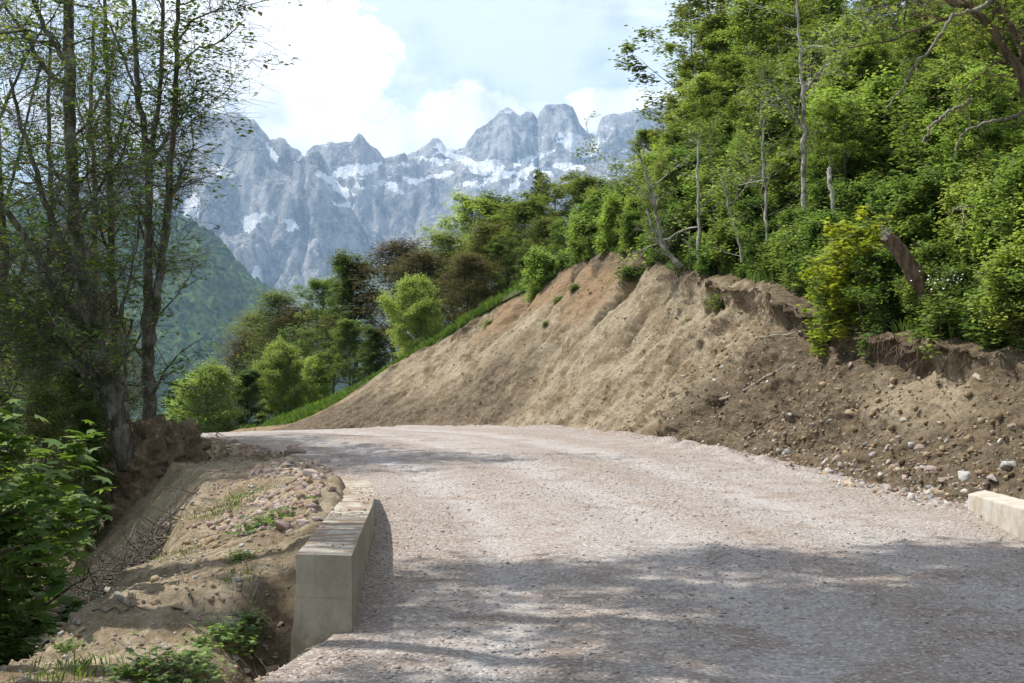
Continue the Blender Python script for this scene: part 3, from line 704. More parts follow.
KINDS['slim'] = protos('slender_tree', *make_tree(51, 8, .06, .25, 1.5, fan, 20, 5, 4, 8, .11, .3, .9, (.4, -.2), gap=.5), M_PALE, M_BEECH)
KINDS['slim_b'] = protos('slender_tree', *make_tree(52, 8, .055, .32, 1.4, fan, 17, 5, 4, 8, .11, .4, 1.0, (-.6, .2), gap=.6, stems=2), M_PALE, M_FRESH)
KINDS['open'] = protos('open_topped_tree', *make_tree(53, 11, .10, .22, 2.6, lambda t: .95 - .6 * t, 30, 6, 5, 4, .12, .15, .6, (0, 0), gap=.7, spread=.1, bare=.35), M_BARK, M_OLIVE)
KINDS['tall_a'] = protos('tall_tree', *make_tree(55, 19, .2, .63, 4.2, egg, 34, 7, 5, 20, .17, .0, 1.1, (6.0, 0), gap=.2, spread=.22, lexp=4), M_BARK, M_BEECH)
KINDS['tall_b'] = protos('tall_tree', *make_tree(56, 19, .19, .62, 4.1, egg, 34, 7, 5, 20, .17, .0, 1.1, (8.0, .3), gap=.2, spread=.22, lexp=4), M_BARK, M_BEECH)
KINDS['shrub_a'] = protos('leafy_shrub', *make_tree(61, 1.5, .03, .02, .95, rnd_shape, 16, 5, 4, 11, .10, .3, 1.2, stems=2, spread=.09, gap=.3), M_BROWN, M_UNDER)
KINDS['shrub_b'] = protos('leafy_shrub', *make_tree(62, 1.2, .03, .02, 1.0, fan, 16, 5, 4, 11, .11, .2, 1.0, stems=2, spread=.09, gap=.3), M_BROWN, M_BEECH)
KINDS['shrub_c'] = protos('leafy_shrub', *make_tree(63, 1.7, .03, .05, .9, egg, 16, 5, 4, 10, .10, .4, 1.2, stems=3, spread=.1, gap=.4), M_BROWN, M_FRESH)
def lobed_bush(seed, H, R, per, ls, nb=14, stems=3, ns=5, nt_=4, gap=.3, bare=0):
    rg = np.random.default_rng(seed); wood = MB(); leaf = MB()
    for s_ in range(stems):
        az = s_ * 2.1 + rg.uniform(-.4, .4); tr = limb(rg, (.08 * math.cos(az), .08 * math.sin(az), -.25), (math.cos(az) * .35, math.sin(az) * .35, 1), H * rg.uniform(.8, 1.1), 9, .08, .08)
        rr = np.linspace(.035, .008, 9) * H / 2; tube(wood, tr, rr, 6)
        P0 = []
        for i in range(nb):
            q_ = rg.uniform(.12, .99); j = min(7, int(q_ * 8)); a2 = i * 2.4 + s_; el = rg.uniform(.05, .7)
            pts = limb(rg, tr[j], (math.cos(a2) * math.cos(el), math.sin(a2) * math.cos(el), math.sin(el)), R * rg.uniform(.5, 1) * (1.1 - .5 * q_), 6, .03, .1)
            rb = np.linspace(.013, .005, 6) * H / 2; tube(wood, pts, rb, 4, False); P0.append((pts, rb))
        spray(rg, wood, leaf, P0, None, R * .4, .03, ns, nt_, per, ls, .07, .05, gap, bare, .72, True)
    return wood, leaf
KINDS['maple_big'] = protos('maple_bush', *lobed_bush(71, 3.0, 1.35, 5, .16, 16, 4), M_BROWN, M_MAPLE)
KINDS['maple_small'] = protos('maple_bush', *lobed_bush(72, 1.7, 1.0, 5, .14, 10, 3), M_BROWN, M_UNDER)
KINDS['yellow'] = protos('yellow_green_sapling', *lobed_bush(73, 2.0, .95, 3.2, .15, 10, 3, gap=.5), M_BROWN, M_YEL)

def spruce(seed, H, R):
    rg = np.random.default_rng(seed); wood = MB(); leaf = MB(); tube(wood, [(0, 0, -.5), (0, 0, H * .5), (0.05, 0, H)], [.16, .09, .015], 8)
    for i in range(110):
        t = (i + rg.uniform()) / 110; z = H * (.06 + .93 * t); L = R * (1 - t) ** .85 * rg.uniform(.75, 1.1) + .12; az = i * 2.4
        pts = limb(rg, (0, 0, z), (math.cos(az), math.sin(az), -.25), L, 6, .09, .04); tube(wood, pts, np.linspace(.02, .005, 6), 4, False)
        k = int(120 * L / R + 30); s_ = rg.uniform(.1, 1, k) * 4.99; j = s_.astype(int); q_ = pts[j] + (pts[j + 1] - pts[j]) * (s_ - j)[:, None]
        side = np.array([-math.sin(az), math.cos(az), 0]); w = rg.uniform(-1, 1, k) * .32 * L * (1.1 - s_ / 5)
        q_ = q_ + side * w[:, None] - np.array([0, 0, 1]) * rg.uniform(0, .22, k)[:, None]
        leaf_quads(leaf, q_, .17, rg, .5, .28, dirs=np.tile([math.cos(az), math.sin(az), -.3], (k, 1)) + side * (w[:, None] * .8))
    return wood, leaf
KINDS['spruce'] = protos('spruce_tree', *spruce(81, 9, 1.9), M_BROWN, M_NEEDLE)

def tree_at(kind, px, Y, top, label, cat='tree', group=None, H0=None, wide=1.0, rz=None, sink=.1):
    """a tree standing at picture column px and distance Y, as tall as its top shows"""
    x = (px - 512) / F * Y; z = gz(x, Y); zt = P(px, top, Y)[2]; H0 = H0 or TALL[kind]
    s = max(.25, (zt - z + sink) / H0)
    return place(kind, x, Y, s * wide, rnd.uniform(0, 6.28) if rz is None else rz, label, cat, group, sink, s)
TALL = dict(beech_a=10.6, beech_b=10.6, beech_c=10.6, round_a=7.7, round_b=7.7, rust=8.6, olive=8.6, dark=8.6, slim=8.4, slim_b=8.4, open=11.2, shrub_a=1.9, shrub_b=1.6, shrub_c=2.1, maple_big=3.2, maple_small=1.9, yellow=2.1, spruce=9.0)

G_BEND = 'trees beyond the bend in the road'
for a in (
    ('round_b', 212, 66, 355, 'pale green bushy tree at the left end of the road crest', 1.15),
    ('round_a', 283, 70, 342, 'rounded bright green tree standing behind the meadow patch', 1.05),
    ('dark', 244, 68, 372, 'small dark green tree between the two bright green bushy trees', 1.0),
    ('round_b', 318, 74, 350, 'small yellowish green tree right of the rounded bright green tree', 1.0),
    ('round_b', 190, 74, 368, 'light green tree next to the dark trunks on the left', 1.0),
    ('round_a', 418, 60, 278, 'large dome shaped light green tree above the end of the cut slope', 1.0),
    ('dark', 358, 72, 258, 'tall dark green tree left of the dome shaped light green tree', .9),
    ('beech_a', 326, 84, 282, 'green tree with a narrow top left of the tall dark tree', .8),
    ('olive', 283, 92, 296, 'thin olive tree at the far left of the wooded ridge', 1.1),
    ('rust', 303, 90, 312, 'reddish brown budding tree below the thin olive tree', 1.1),
    ('olive', 262, 98, 318, 'low hazy olive tree at the lower end of the wooded ridge', 1.1),
    ('rust', 246, 96, 338, 'small reddish brown tree lowest on the wooded ridge', 1.1),
    ('rust', 335, 86, 318, 'brown twiggy tree in front of the narrow topped green tree', 1.1),
    ('beech_a', 348, 66, 322, 'mid green tree at the foot of the tall dark tree', .9),
    ('dark', 376, 64, 330, 'dark green bush tree tucked left under the dome shaped tree', .9),
    ('rust', 398, 70, 246, 'reddish brown tree on the skyline left of the olive crown', 1.2),
    ('rust', 428, 66, 258, 'reddish brown tree directly behind the dome shaped light green tree', 1.3),
    ('olive', 448, 68, 236, 'wide olive tree with a thin crown on the ridge', 1.2),
    ('beech_c', 470, 86, 203, 'tall light green tree at the highest point left of the ridge', .9),
    ('olive', 487, 63, 228, 'open olive tree with pale branches above the cut slope', 1.1),
    ('rust', 466, 60, 258, 'reddish brown tree with many bare stems above the cut slope', 1.2),
    ('dark', 508, 88, 200, 'dark green tree on the skyline left of the spruce', 1.1),
    ('spruce', 539, 84, 168, 'dark pointed spruce rising above the ridge', .8),
    ('beech_a', 528, 72, 203, 'broad green tree below the pointed spruce', 1.0),
    ('beech_b', 556, 76, 183, 'green tree just right of the pointed spruce', 1.0),
    ('olive', 548, 64, 222, 'brownish green tree with bare stems in front of the spruce', 1.0),
    ('beech_b', 512, 61, 240, 'green tree with low branches over the grassy lip', .9),
    ('dark', 528, 58, 250, 'small dark tree at the top of the scraped slope', .8),
    ('beech_a', 585, 74, 180, 'green tree in the dip of the skyline', 1.0),
    ('beech_c', 600, 66, 196, 'light green tree above the highest point of the cut', .9),
    ('olive', 616, 76, 186, 'olive tree on the skyline over the highest point of the cut', 1.0),
    ('beech_b', 572, 60, 225, 'leafy green tree leaning over the orange earth', .9),
    ('beech_a', 622, 62, 196, 'darker green tree behind the two curved pale stems', .9),
):
    tree_at(a[0], a[1], a[2], a[3], a[4], 'tree', G_BEND, None, a[5] * (1.12 if a[0].startswith('round') else 1.6))

G_RIGHT = 'trees on the wooded slope above the cut'
row_names = ['front', 'second', 'third', 'fourth', 'top']
ordn = ['first', 'second', 'third', 'fourth', 'fifth', 'sixth', 'seventh', 'eighth', 'ninth', 'tenth', 'eleventh', 'twelfth']
look = dict(beech_a='dense green beech', beech_b='spreading green beech', beech_c='light green airy beech', olive='olive green thin tree', dark='dark green full tree', slim='slender pale stemmed tree', slim_b='slender twin stemmed tree', open='sparse high tree')
rows = [
    [('slim', 655, 40, 178), ('slim_b', 672, 39.5, 150), ('beech_b', 690, 40.5, 160), ('slim', 712, 37.5, 120), ('slim_b', 735, 36, 130), ('slim', 768, 34.5, 60), ('slim', 815, 32, 120), ('beech_b', 858, 30, 150), ('beech_c', 985, 25.5, 175)],
    [('beech_a', 648, 46, 165), ('beech_b', 676, 45, 110), ('beech_c', 705, 43, 80), ('beech_a', 738, 42, 60), ('beech_b', 772, 40, 70), ('beech_a', 812, 38, 55), ('beech_c', 850, 36.5, 80), ('beech_b', 890, 34.5, 60), ('beech_a', 930, 33, 100), ('beech_c', 975, 31, 80), ('beech_b', 1020, 29.5, 100)],
    [('open', 694, 50, -50), ('beech_a', 720, 50, 20), ('beech_c', 755, 48, 0), ('beech_b', 795, 46, 10), ('beech_a', 835, 44, -10), ('olive', 872, 42, -5), ('beech_b', 915, 40, 5), ('beech_a', 955, 38, 10), ('beech_c', 1000, 37, 0), ('beech_a', 1040, 35, 20)],
    [('beech_b', 728, 58, -30), ('olive', 765, 56, -50), ('beech_a', 800, 54, -60), ('beech_c', 845, 52, -70), ('beech_b', 890, 50, -60), ('olive', 935, 47, -70), ('beech_a', 975, 45, -60), ('beech_b', 1025, 43, -60)],
]
for ri, row in enumerate(rows):
    for i, (k, px, Y, top) in enumerate(row):
        tree_at(k, px, Y, top, '%s, %s from the left in the %s row above the cut' % (look[k], ordn[i], row_names[ri]), 'tree', G_RIGHT, None, 1.5 if k.startswith('beech') else (.62 if k == 'open' else 1.15))

LEAFY = .62; CLUSTER = True
# ---- the tall half-bare trees on the left, drawn limb by limb
def smooth_line(p, k=4):
    p = np.asarray(p, float); n = len(p); tt = np.linspace(0, n - 1, (n - 1) * k + 1); out = np.zeros((len(tt), p.shape[1]))
    for c_ in range(p.shape[1]):
        q_ = np.interp(tt, np.arange(n), p[:, c_]); out[:, c_] = q_
    ker = np.array([.25, .5, .25])
    for _ in range(2):
        out[1:-1] = out[:-2] * .25 + out[1:-1] * .5 + out[2:] * .25
    return out

def limb_tree(name, limbs, label, cat, seed, Y, mw, ml, L=1.6, ns=14, nt_=5, per=2.0, ls=.10, drift=.5, group=None, gap=.6, bare=.3, droop=.02, spread=.10, extra=0, lobed=False):
    rg = np.random.default_rng(seed); wood = MB(); leaf = MB(); P0 = []
    for li, lm in enumerate(limbs):
        q_ = smooth_line(lm, 5); dy_ = np.linspace(0, 1, len(q_)) * (rg.uniform(-1, 1) * drift if li else 0)
        if len(lm[0]) > 3: dy_ = q_[:, 3]
        pts = np.array([P(a, b, Y + d) for a, b, d in zip(q_[:, 0], q_[:, 1], dy_)]); rad = q_[:, 2] / 2 * Y / F
        pts[1:-1] += rg.normal(size=(len(pts) - 2, 3)) * .015
        tube(wood, pts, rad, 8)
        P0.append((pts, rad))
        for e_ in range(extra):          # long whippy side branches
            i = int(rg.uniform(.15, .95) * (len(pts) - 2)); az = rg.uniform(0, 6.28); el = rg.uniform(-.1, .8)
            b = limb(rg, pts[i], (math.cos(az) * math.cos(el), math.sin(az) * math.cos(el), math.sin(el)), rg.uniform(1.2, 2.8), 8, .05, .16)
            rb = np.linspace(min(.02, rad[i] * .5), .004, 8); tube(wood, b, rb, 4, False); P0.append((b, rb))
    spray(rg, wood, leaf, P0, None, L, .05, ns, nt_, per, ls, spread, droop, gap, bare, .75, lobed)
    base = P(limbs[0][0][0], limbs[0][0][1], Y)
    t = empty(name, base); wood.build('trunk', mw, t, origin=base)
    if not leaf.empty(): leaf.build('crown', ml, t, smooth=False, origin=base)
    tag(t, label, cat, group); return t

G_LEFT = 'tall half bare trees left of the road'
limb_tree('beech_tree', [[(150, 448, 20), (151, 424, 15), (149, 385, 13), (147, 332, 12), (148, 280, 9), (149, 225, 8), (149, 165, 7), (145, 135, 6), (140, 105, 5.5), (135, 40, 5), (132, -40, 4), (128, -110, 3)],
                         [(149, 165, 6), (154, 135, 5), (159, 105, 4.5), (163, 50, 4), (163, -30, 3.5), (166, -100, 2.5)],
                         [(149, 345, 11), (154, 315, 9), (161, 260, 8.5), (167, 222, 8), (169, 180, 7), (173, 140, 6), (176, 80, 5), (177, 20, 4.5), (179, -60, 3.5)],
                         [(150, 166, 3.5), (160, 148, 3.5), (170, 133, 3.5)], [(167, 212, 6), (172, 195, 5), (180, 178, 4), (184, 168, 2)],
                         [(141, 110, 3), (125, 60, 2.5), (105, 15, 2), (92, -20, 1.5)], [(176, 70, 2.5), (195, 50, 2), (222, 42, 1.6), (245, 20, 1)], [(177, 40, 2.5), (200, 15, 2), (225, 8, 1.4)], [(174, 135, 2), (186, 105, 1.8), (205, 95, 1.2), (222, 98, .8)], [(148, 250, 2.5), (135, 200, 2), (118, 150, 1.6)]],
          'slim multi-stemmed dark tree standing on the root clod at the road edge', 'tree', 101, 26, M_BARK, M_TWIGLEAF, 1.25, 13, 5, 4.4, .125, .5, G_LEFT, .6, .3, extra=2)
limb_tree('beech_tree', [[(116, 470, 24), (108, 430, 20), (98, 370, 17), (88, 310, 14), (80, 265, 13), (75, 220, 12.5), (72, 165, 12), (70, 110, 12), (69, 50, 11), (68, -20, 10), (66, -120, 8)],
                         [(66, 62, 6), (55, 45, 5.5), (42, 22, 5), (30, -5, 4.5), (20, -40, 3.5)], [(70, 85, 5), (52, 78, 5), (36, 55, 4.5), (22, 30, 4), (5, 5, 3)],
                         [(74, 190, 4), (55, 170, 3.5), (30, 160, 3), (5, 165, 2)], [(72, 140, 3.5), (95, 110, 3), (112, 70, 2.5), (118, 20, 2)], [(76, 230, 3.5), (100, 190, 3), (118, 140, 2.5), (130, 95, 1.5)]],
          'thickest straight mossy tree trunk on the left rising past the top', 'tree', 102, 27.5, M_BARK, M_TWIGLEAF, 1.4, 14, 5, 4.1, .125, .8, G_LEFT, .6, .3, extra=3)
limb_tree('beech_tree', [[(120, 455, 12), (116, 400, 9), (113, 320, 8), (111, 230, 7), (110, 170, 6), (108, 110, 5), (106, 40, 4), (104, -50, 3)], [(112, 260, 3), (98, 225, 2.5), (88, 180, 2), (82, 130, 1.5)], [(110, 180, 2.5), (124, 150, 2), (132, 120, 1.5)], [(114, 330, 3), (128, 290, 2.5), (138, 240, 2), (142, 190, 1.4)]],
          'thin straight tree between the thick trunk and the multi-stemmed tree', 'tree', 103, 28.5, M_BARK, M_TWIGLEAF, 1.3, 13, 5, 3.7, .125, .6, G_LEFT, .6, .35, extra=3)
limb_tree('old_tree', [[(128, 470, 26), (120, 425, 20), (108, 375, 14), (92, 340, 11), (76, 318, 10), (62, 300, 9), (52, 285, 8), (38, 255, 7.5), (22, 232, 7), (4, 208, 6), (-25, 190, 5)],
                       [(108, 385, 11), (98, 330, 10), (88, 290, 10), (72, 262, 9), (58, 238, 8), (46, 205, 6.5), (34, 165, 5), (20, 120, 4), (10, 80, 3)],
                       [(112, 400, 8), (92, 372, 6), (70, 350, 5), (45, 335, 4.5), (20, 338, 4), (-15, 350, 3)], [(120, 430, 7), (100, 400, 5.5), (80, 370, 4.5), (66, 340, 3.5), (48, 325, 3)], [(52, 286, 4), (30, 292, 3.5), (5, 310, 3)], [(124, 440, 5), (128, 400, 4), (124, 360, 3), (132, 320, 2.4)], [(60, 245, 4), (75, 215, 3), (92, 200, 2.5)]],
          'dark old tree whose bent limbs reach out to the left', 'tree', 104, 25.2, M_BARK, M_TWIGLEAF, 1.25, 15, 6, 4.1, .12, .9, G_LEFT, .5, .35, extra=4, droop=.12)
limb_tree('beech_tree', [[(6, 480, 18), (5, 420, 15), (4, 350, 14), (4, 300, 13), (2, 240, 11), (-4, 150, 9), (-8, 40, 8), (-10, -60, 6)], [(4, 320, 5), (20, 280, 4), (32, 240, 3)], [(0, 220, 4), (15, 170, 3), (30, 110, 2.5), (40, 60, 2)], [(-5, 130, 4), (14, 80, 3), (36, 40, 2)]],
          'dark trunk at the left border of the photo', 'tree', 105, 30, M_BARK, M_TWIGLEAF, 1.5, 14, 5, 4.8, .125, .8, G_LEFT, .5, .3, extra=4)
limb_tree('beech_tree', [[(44, 480, 9), (46, 420, 7), (50, 350, 6), (48, 280, 5.5), (52, 200, 5), (48, 120, 4), (50, 40, 3)], [(50, 300, 3), (36, 260, 2.4), (28, 210, 1.8)], [(51, 220, 3), (62, 180, 2.2), (84, 150, 1.6)]],
          'thin leaning stem in the thicket between border trunk and thick trunk', 'tree', 106, 31, M_BARK, M_TWIGLEAF, 1.5, 14, 5, 4.1, .125, .8, G_LEFT, .6, .3, extra=4)
limb_tree('beech_tree', [[(88, 490, 10), (90, 430, 8), (88, 360, 6), (94, 290, 5.5), (96, 200, 5), (90, 120, 4), (94, 20, 3)], [(90, 330, 3), (70, 290, 2.4), (58, 240, 1.8)], [(95, 230, 3), (110, 200, 2), (124, 180, 1.4)], [(92, 150, 2.5), (78, 110, 2), (70, 70, 1.2)]],
          'slender grey stem close behind the thick trunk', 'tree', 107, 32.5, M_BARK, M_TWIGLEAF, 1.5, 14, 5, 4.1, .125, .8, G_LEFT, .6, .3, extra=4)
# leafy boughs that hang in at the top
limb_tree('beech_tree', [[(-150, 470, 30), (-148, 300, 26), (-140, 100, 22), (-120, -60, 18), (-100, -200, 12)], [(-140, 120, 8), (-80, 60, 6), (-30, 40, 4), (20, 30, 3), (60, 38, 1.5)], [(-128, 0, 8), (-60, -30, 6), (0, -12, 4), (50, 0, 3), (95, 8, 1.5)], [(-145, 250, 8), (-90, 190, 6), (-40, 170, 4), (10, 180, 2)], [(-147, 330, 8), (-90, 290, 6), (-30, 280, 4), (25, 300, 2)]],
          'leafier tree beyond the left border with boughs hanging in', 'tree', 108, 24, M_BARK, M_BEECH, 1.3, 15, 6, 3.4, .11, 1.2, G_LEFT, .5, .15, extra=4)

LEAFY = 1.0; CLUSTER = False
# thicket of dark bushes and small trees on the falling ground under them
for i, (k, px, Y, top, w_, lb) in enumerate((
    ('dark', 70, 27, 360, .8, 'dark drooping bush under the bent limbs'), ('olive', 30, 29, 330, .9, 'twiggy dark olive bush beside the border trunk'),
    ('rust', 45, 33, 290, 1.2, 'brown leafless looking small tree in the left thicket'), 
    ('rust', 95, 34, 300, 1.2, 'brown twiggy small tree behind the old bent tree'), 
    ('dark', 92, 25, 408, .9, 'low dark bush left of the root clod'), ('olive', 48, 24, 395, .9, 'sprawling olive bush above the maple bush'),
     ('rust', 70, 44, 240, 1.1, 'tall brown twiggy tree deep behind the thick trunk'), ('olive', 120, 42, 320, 1.0, 'olive tree seen low between the trunks'),
    ('olive', -30, 32, 260, 1.2, 'olive tree just past the left border'), ('dark', -20, 24, 380, 1.1, 'dark bush just past the left border'))):
    x = (px - 512) / F * Y
    tree_at(k, px, Y, top, lb, 'bush' if 'bush' in lb else 'tree', 'thicket below the left trees', None, w_, None, .5)

# ---- clod of earth and roots the trees stand on
def lump(seed, c, r, amp=.25, fr=1.6, sub=5, sq=1.0):
    bm = bmesh.new(); bmesh.ops.create_icosphere(bm, subdivisions=sub, radius=1.0)
    v = np.array([x.co[:] for x in bm.verts]); f = np.array([[y.index for y in x.verts] for x in bm.faces]); bm.free()
    n = fbm(v[:, 0] * fr + seed, v[:, 1] * fr, v[:, 2] * fr, seed, 5, .6)
    v = v * (1 + amp * n[:, None]); return v * np.asarray(r) + np.asarray(c), f
EARTH, nt, out = new_mat('root_bound_earth')
p = pos(nt); n1 = noise(nt, p, 3, 6, .7); n2 = noise(nt, scaled(nt, p, (3, 3, .7)), 7, 6, .7)
finish(nt, out, mixc(nt, smooth(nt, n1, .35, .65), mixc(nt, n2, (.11, .078, .05), (.30, .22, .14)), mixc(nt, n2, (.22, .16, .10), (.46, .37, .26))), .95, n2, 1.0, .12, .1)
cc = P(158, 468, 25.6); t = empty('root_clod', (cc[0], cc[1], gz(cc[0], cc[1])))
mb = MB(); rg = np.random.default_rng(5)
for dx_, dz_, r_, k in ((-.3, -.75, .5, 7), (.1, -.35, .5, 8), (-.15, .0, .62, 1), (.35, .28, .42, 2), (-.42, .3, .4, 3), (.05, .38, .5, 4), (-.1, -.5, .5, 5), (.5, .1, .3, 6)):
    v, f = lump(k * 3 + 1, cc + np.array([dx_, .15 * rg.normal(), dz_]), (r_ * 1.12, r_ * .95, r_ * .95), .8, 2.6, 5); mb.add(v, f)
mb.build('earth', EARTH, t, origin=t.location)
mb = MB()
for i in range(70):
    a = rg.uniform(-.85, .85); p0 = cc + np.array([a, -.35 + rg.uniform(-.25, .2), rg.uniform(-.1, .75)])
    L = rg.uniform(.3, 1.0); b = limb(rg, p0, (rg.normal() * .5, -.5, -.5), L, 7, -.28, .28); tube(mb, b, np.linspace(rg.uniform(.005, .02), .003, 7), 4, False)
mb.build('root', M_BROWN, t, origin=t.location)
tag(t, 'overhanging clod of earth and roots beneath the multi-stemmed tree', 'root clod')

# ---- concrete parapets
m_con, nt, out = new_mat('weathered_concrete')
p = pos(nt); n1 = noise(nt, p, 2.2, 6, .65); n2 = noise(nt, p, 9, 6, .7); n3 = noise(nt, scaled(nt, p, (9, 9, .9)), 2.2, 4, .6)
sn = nd(nt, 'ShaderNodeSeparateXYZ', {0: nt.nodes.new('ShaderNodeNewGeometry').outputs['Normal']})
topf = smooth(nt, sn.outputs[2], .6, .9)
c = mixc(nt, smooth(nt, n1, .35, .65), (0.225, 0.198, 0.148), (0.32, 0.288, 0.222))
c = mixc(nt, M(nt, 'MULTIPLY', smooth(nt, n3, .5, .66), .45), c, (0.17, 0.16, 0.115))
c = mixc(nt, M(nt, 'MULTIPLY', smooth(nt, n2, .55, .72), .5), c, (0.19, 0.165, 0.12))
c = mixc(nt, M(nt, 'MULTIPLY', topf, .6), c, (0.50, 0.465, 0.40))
dirt = M(nt, 'MULTIPLY', topf, smooth(nt, M(nt, 'ADD', M(nt, 'MULTIPLY', n1, .6), M(nt, 'MULTIPLY', n2, .5)), .50, .60))
c = mixc(nt, M(nt, 'MULTIPLY', dirt, .9), c, (0.22, 0.155, 0.105))
spz = nd(nt, 'ShaderNodeSeparateXYZ', {0: p})
mud = smooth(nt, M(nt, 'ADD', M(nt, 'MULTIPLY', spz.outputs[2], -1.6), M(nt, 'MULTIPLY', n2, 1.1)), .38, .62)
c = mixc(nt, M(nt, 'MULTIPLY', mud, .7), c, (0.17, 0.125, 0.085))
vo = nd(nt, 'ShaderNodeTexVoronoi', {'Vector': p, 'Scale': 26.0}); pit = smooth(nt, vo.outputs['Distance'], .05, .14)
c = mixc(nt, M(nt, 'MULTIPLY', M(nt, 'SUBTRACT', 1.0, pit), .4), c, (0.09, 0.08, 0.06))
finish(nt, out, c, .9, M(nt, 'ADD', n2, M(nt, 'ADD', M(nt, 'MULTIPLY', pit, .5), M(nt, 'MULTIPLY', dirt, .8))), .5, .02, .2)
m_con2, nt, out = new_mat('ochre_stained_concrete')
p = pos(nt); n1 = noise(nt, p, 3, 6, .65); n2 = noise(nt, p, 10, 6, .7)
c = mixc(nt, smooth(nt, n1, .35, .65), (0.40, 0.345, 0.27), (0.50, 0.47, 0.42)); c = mixc(nt, M(nt, 'MULTIPLY', smooth(nt, n2, .55, .7), .5), c, (0.24, 0.185, 0.125))
finish(nt, out, c, .9, n2, .5, .02, .2)

def swept(name, left, right, zt, zb, mat, parent, batter=0.0, rb=0.0, bev=.014, dirty=0.0):
    """a bar of concrete between two plan lines, level top, sides leaning out downwards"""
    bm = bmesh.new(); n = len(left); ringv = []
    for (l, r) in zip(left, right):
        l = np.array(l); r = np.array(r); w = unit((l - r)[None])[0]
        lo = l + w * batter; ro = r - w * rb
        ringv.append([bm.verts.new((*ro, zb)), bm.verts.new((*lo, zb)), bm.verts.new((*l, zt)), bm.verts.new((*r, zt))])
    for i in range(n - 1):
        for k in range(4):
            bm.faces.new([ringv[i][k], ringv[i][(k + 1) % 4], ringv[i + 1][(k + 1) % 4], ringv[i + 1][k]])
    bm.faces.new(ringv[0][::-1]); bm.faces.new(ringv[-1])
    bmesh.ops.recalc_face_normals(bm, faces=bm.faces)
    ed = [e for e in bm.edges if len(e.link_faces) == 2 and e.calc_face_angle(0) > .5]
    bmesh.ops.bevel(bm, geom=ed, offset=bev, segments=2, affect='EDGES', profile=.6)
    for _ in range(3):
        lg = [e for e in bm.edges if e.calc_length() > .22]
        if lg: bmesh.ops.subdivide_edges(bm, edges=lg, cuts=1)
    bmesh.ops.triangulate(bm, faces=[f for f in bm.faces if len(f.verts) > 4])
    bm.normal_update(); cs = np.array([v.co[:] for v in bm.verts])
    dn = .007 * fbm(cs[:, 0] * 5, cs[:, 1] * 5, cs[:, 2] * 5, 8, 3) - .014 * np.clip(fbm(cs[:, 0] * 9, cs[:, 1] * 9, cs[:, 2] * 9, 18, 2) - .2, 0, 1)
    dn = dn * np.clip(np.abs(cs[:, 2] - .301) / .06, 0, 1)
    for v, k in zip(bm.verts, dn): v.co += v.normal * float(k)
    me = bpy.data.meshes.new(name); bm.to_mesh(me); bm.free(); me.materials.append(mat)
    for q_ in me.polygons: q_.use_smooth = False
    o = bpy.data.objects.new(name, me); COL.objects.link(o); o.parent = parent
    o.matrix_parent_inverse = Matrix.Translation(-parent.location); return o

yy = np.array([9.35, 10.5, 11.7, 12.9, 14, 15, 16, 17, 17.9]); rx = np.interp(yy, [9.35, 12.5, 15, 17.9], [-1.046, -1.265, -1.43, -1.79])
k_ = np.convolve(np.pad(rx, 1, mode='edge'), [.25, .5, .25], 'valid'); rx[1:-1] = k_[1:-1]
R_ = [(a, b) for a, b in zip(rx, yy)]
L_ = [(a - .375 - .05 * (b > 15), b + .07 + (b - 9.3) * .07) for a, b in zip(rx, yy)]
wl = empty('parapet_wall', (-1.35, 13, .1))
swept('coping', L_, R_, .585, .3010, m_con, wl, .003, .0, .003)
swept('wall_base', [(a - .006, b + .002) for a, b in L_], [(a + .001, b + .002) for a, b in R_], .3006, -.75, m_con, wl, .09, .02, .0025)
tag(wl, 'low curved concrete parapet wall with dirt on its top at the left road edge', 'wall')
yy = np.array([9.0, 11, 12.6, 13.8, 15.0, 16.2]); lx = np.array([4.70, 4.82, 4.89, 4.97, 5.07, 5.17])
sl_ = empty('parapet_block', (5.2, 13.5, .2))
swept('coping', [(a, b) for a, b in zip(lx, yy)], [(a + .40 + .012 * (16.2 - b), b + .6) for a, b in zip(lx, yy)], .545, -.3, m_con2, sl_, .02, .02, .02)
tag(sl_, 'low pale ochre concrete block at the right edge of the road', 'wall')

def nth(i):
    a = ['first', 'second', 'third', 'fourth', 'fifth', 'sixth', 'seventh', 'eighth', 'ninth', 'tenth', 'eleventh', 'twelfth', 'thirteenth', 'fourteenth', 'fifteenth', 'sixteenth', 'seventeenth', 'eighteenth', 'nineteenth', 'twentieth']
    return a[i] if i < 20 else ('thirtieth' if i == 29 else ('twenty-' if i < 30 else 'thirty-') + a[(i - 20) % 10])

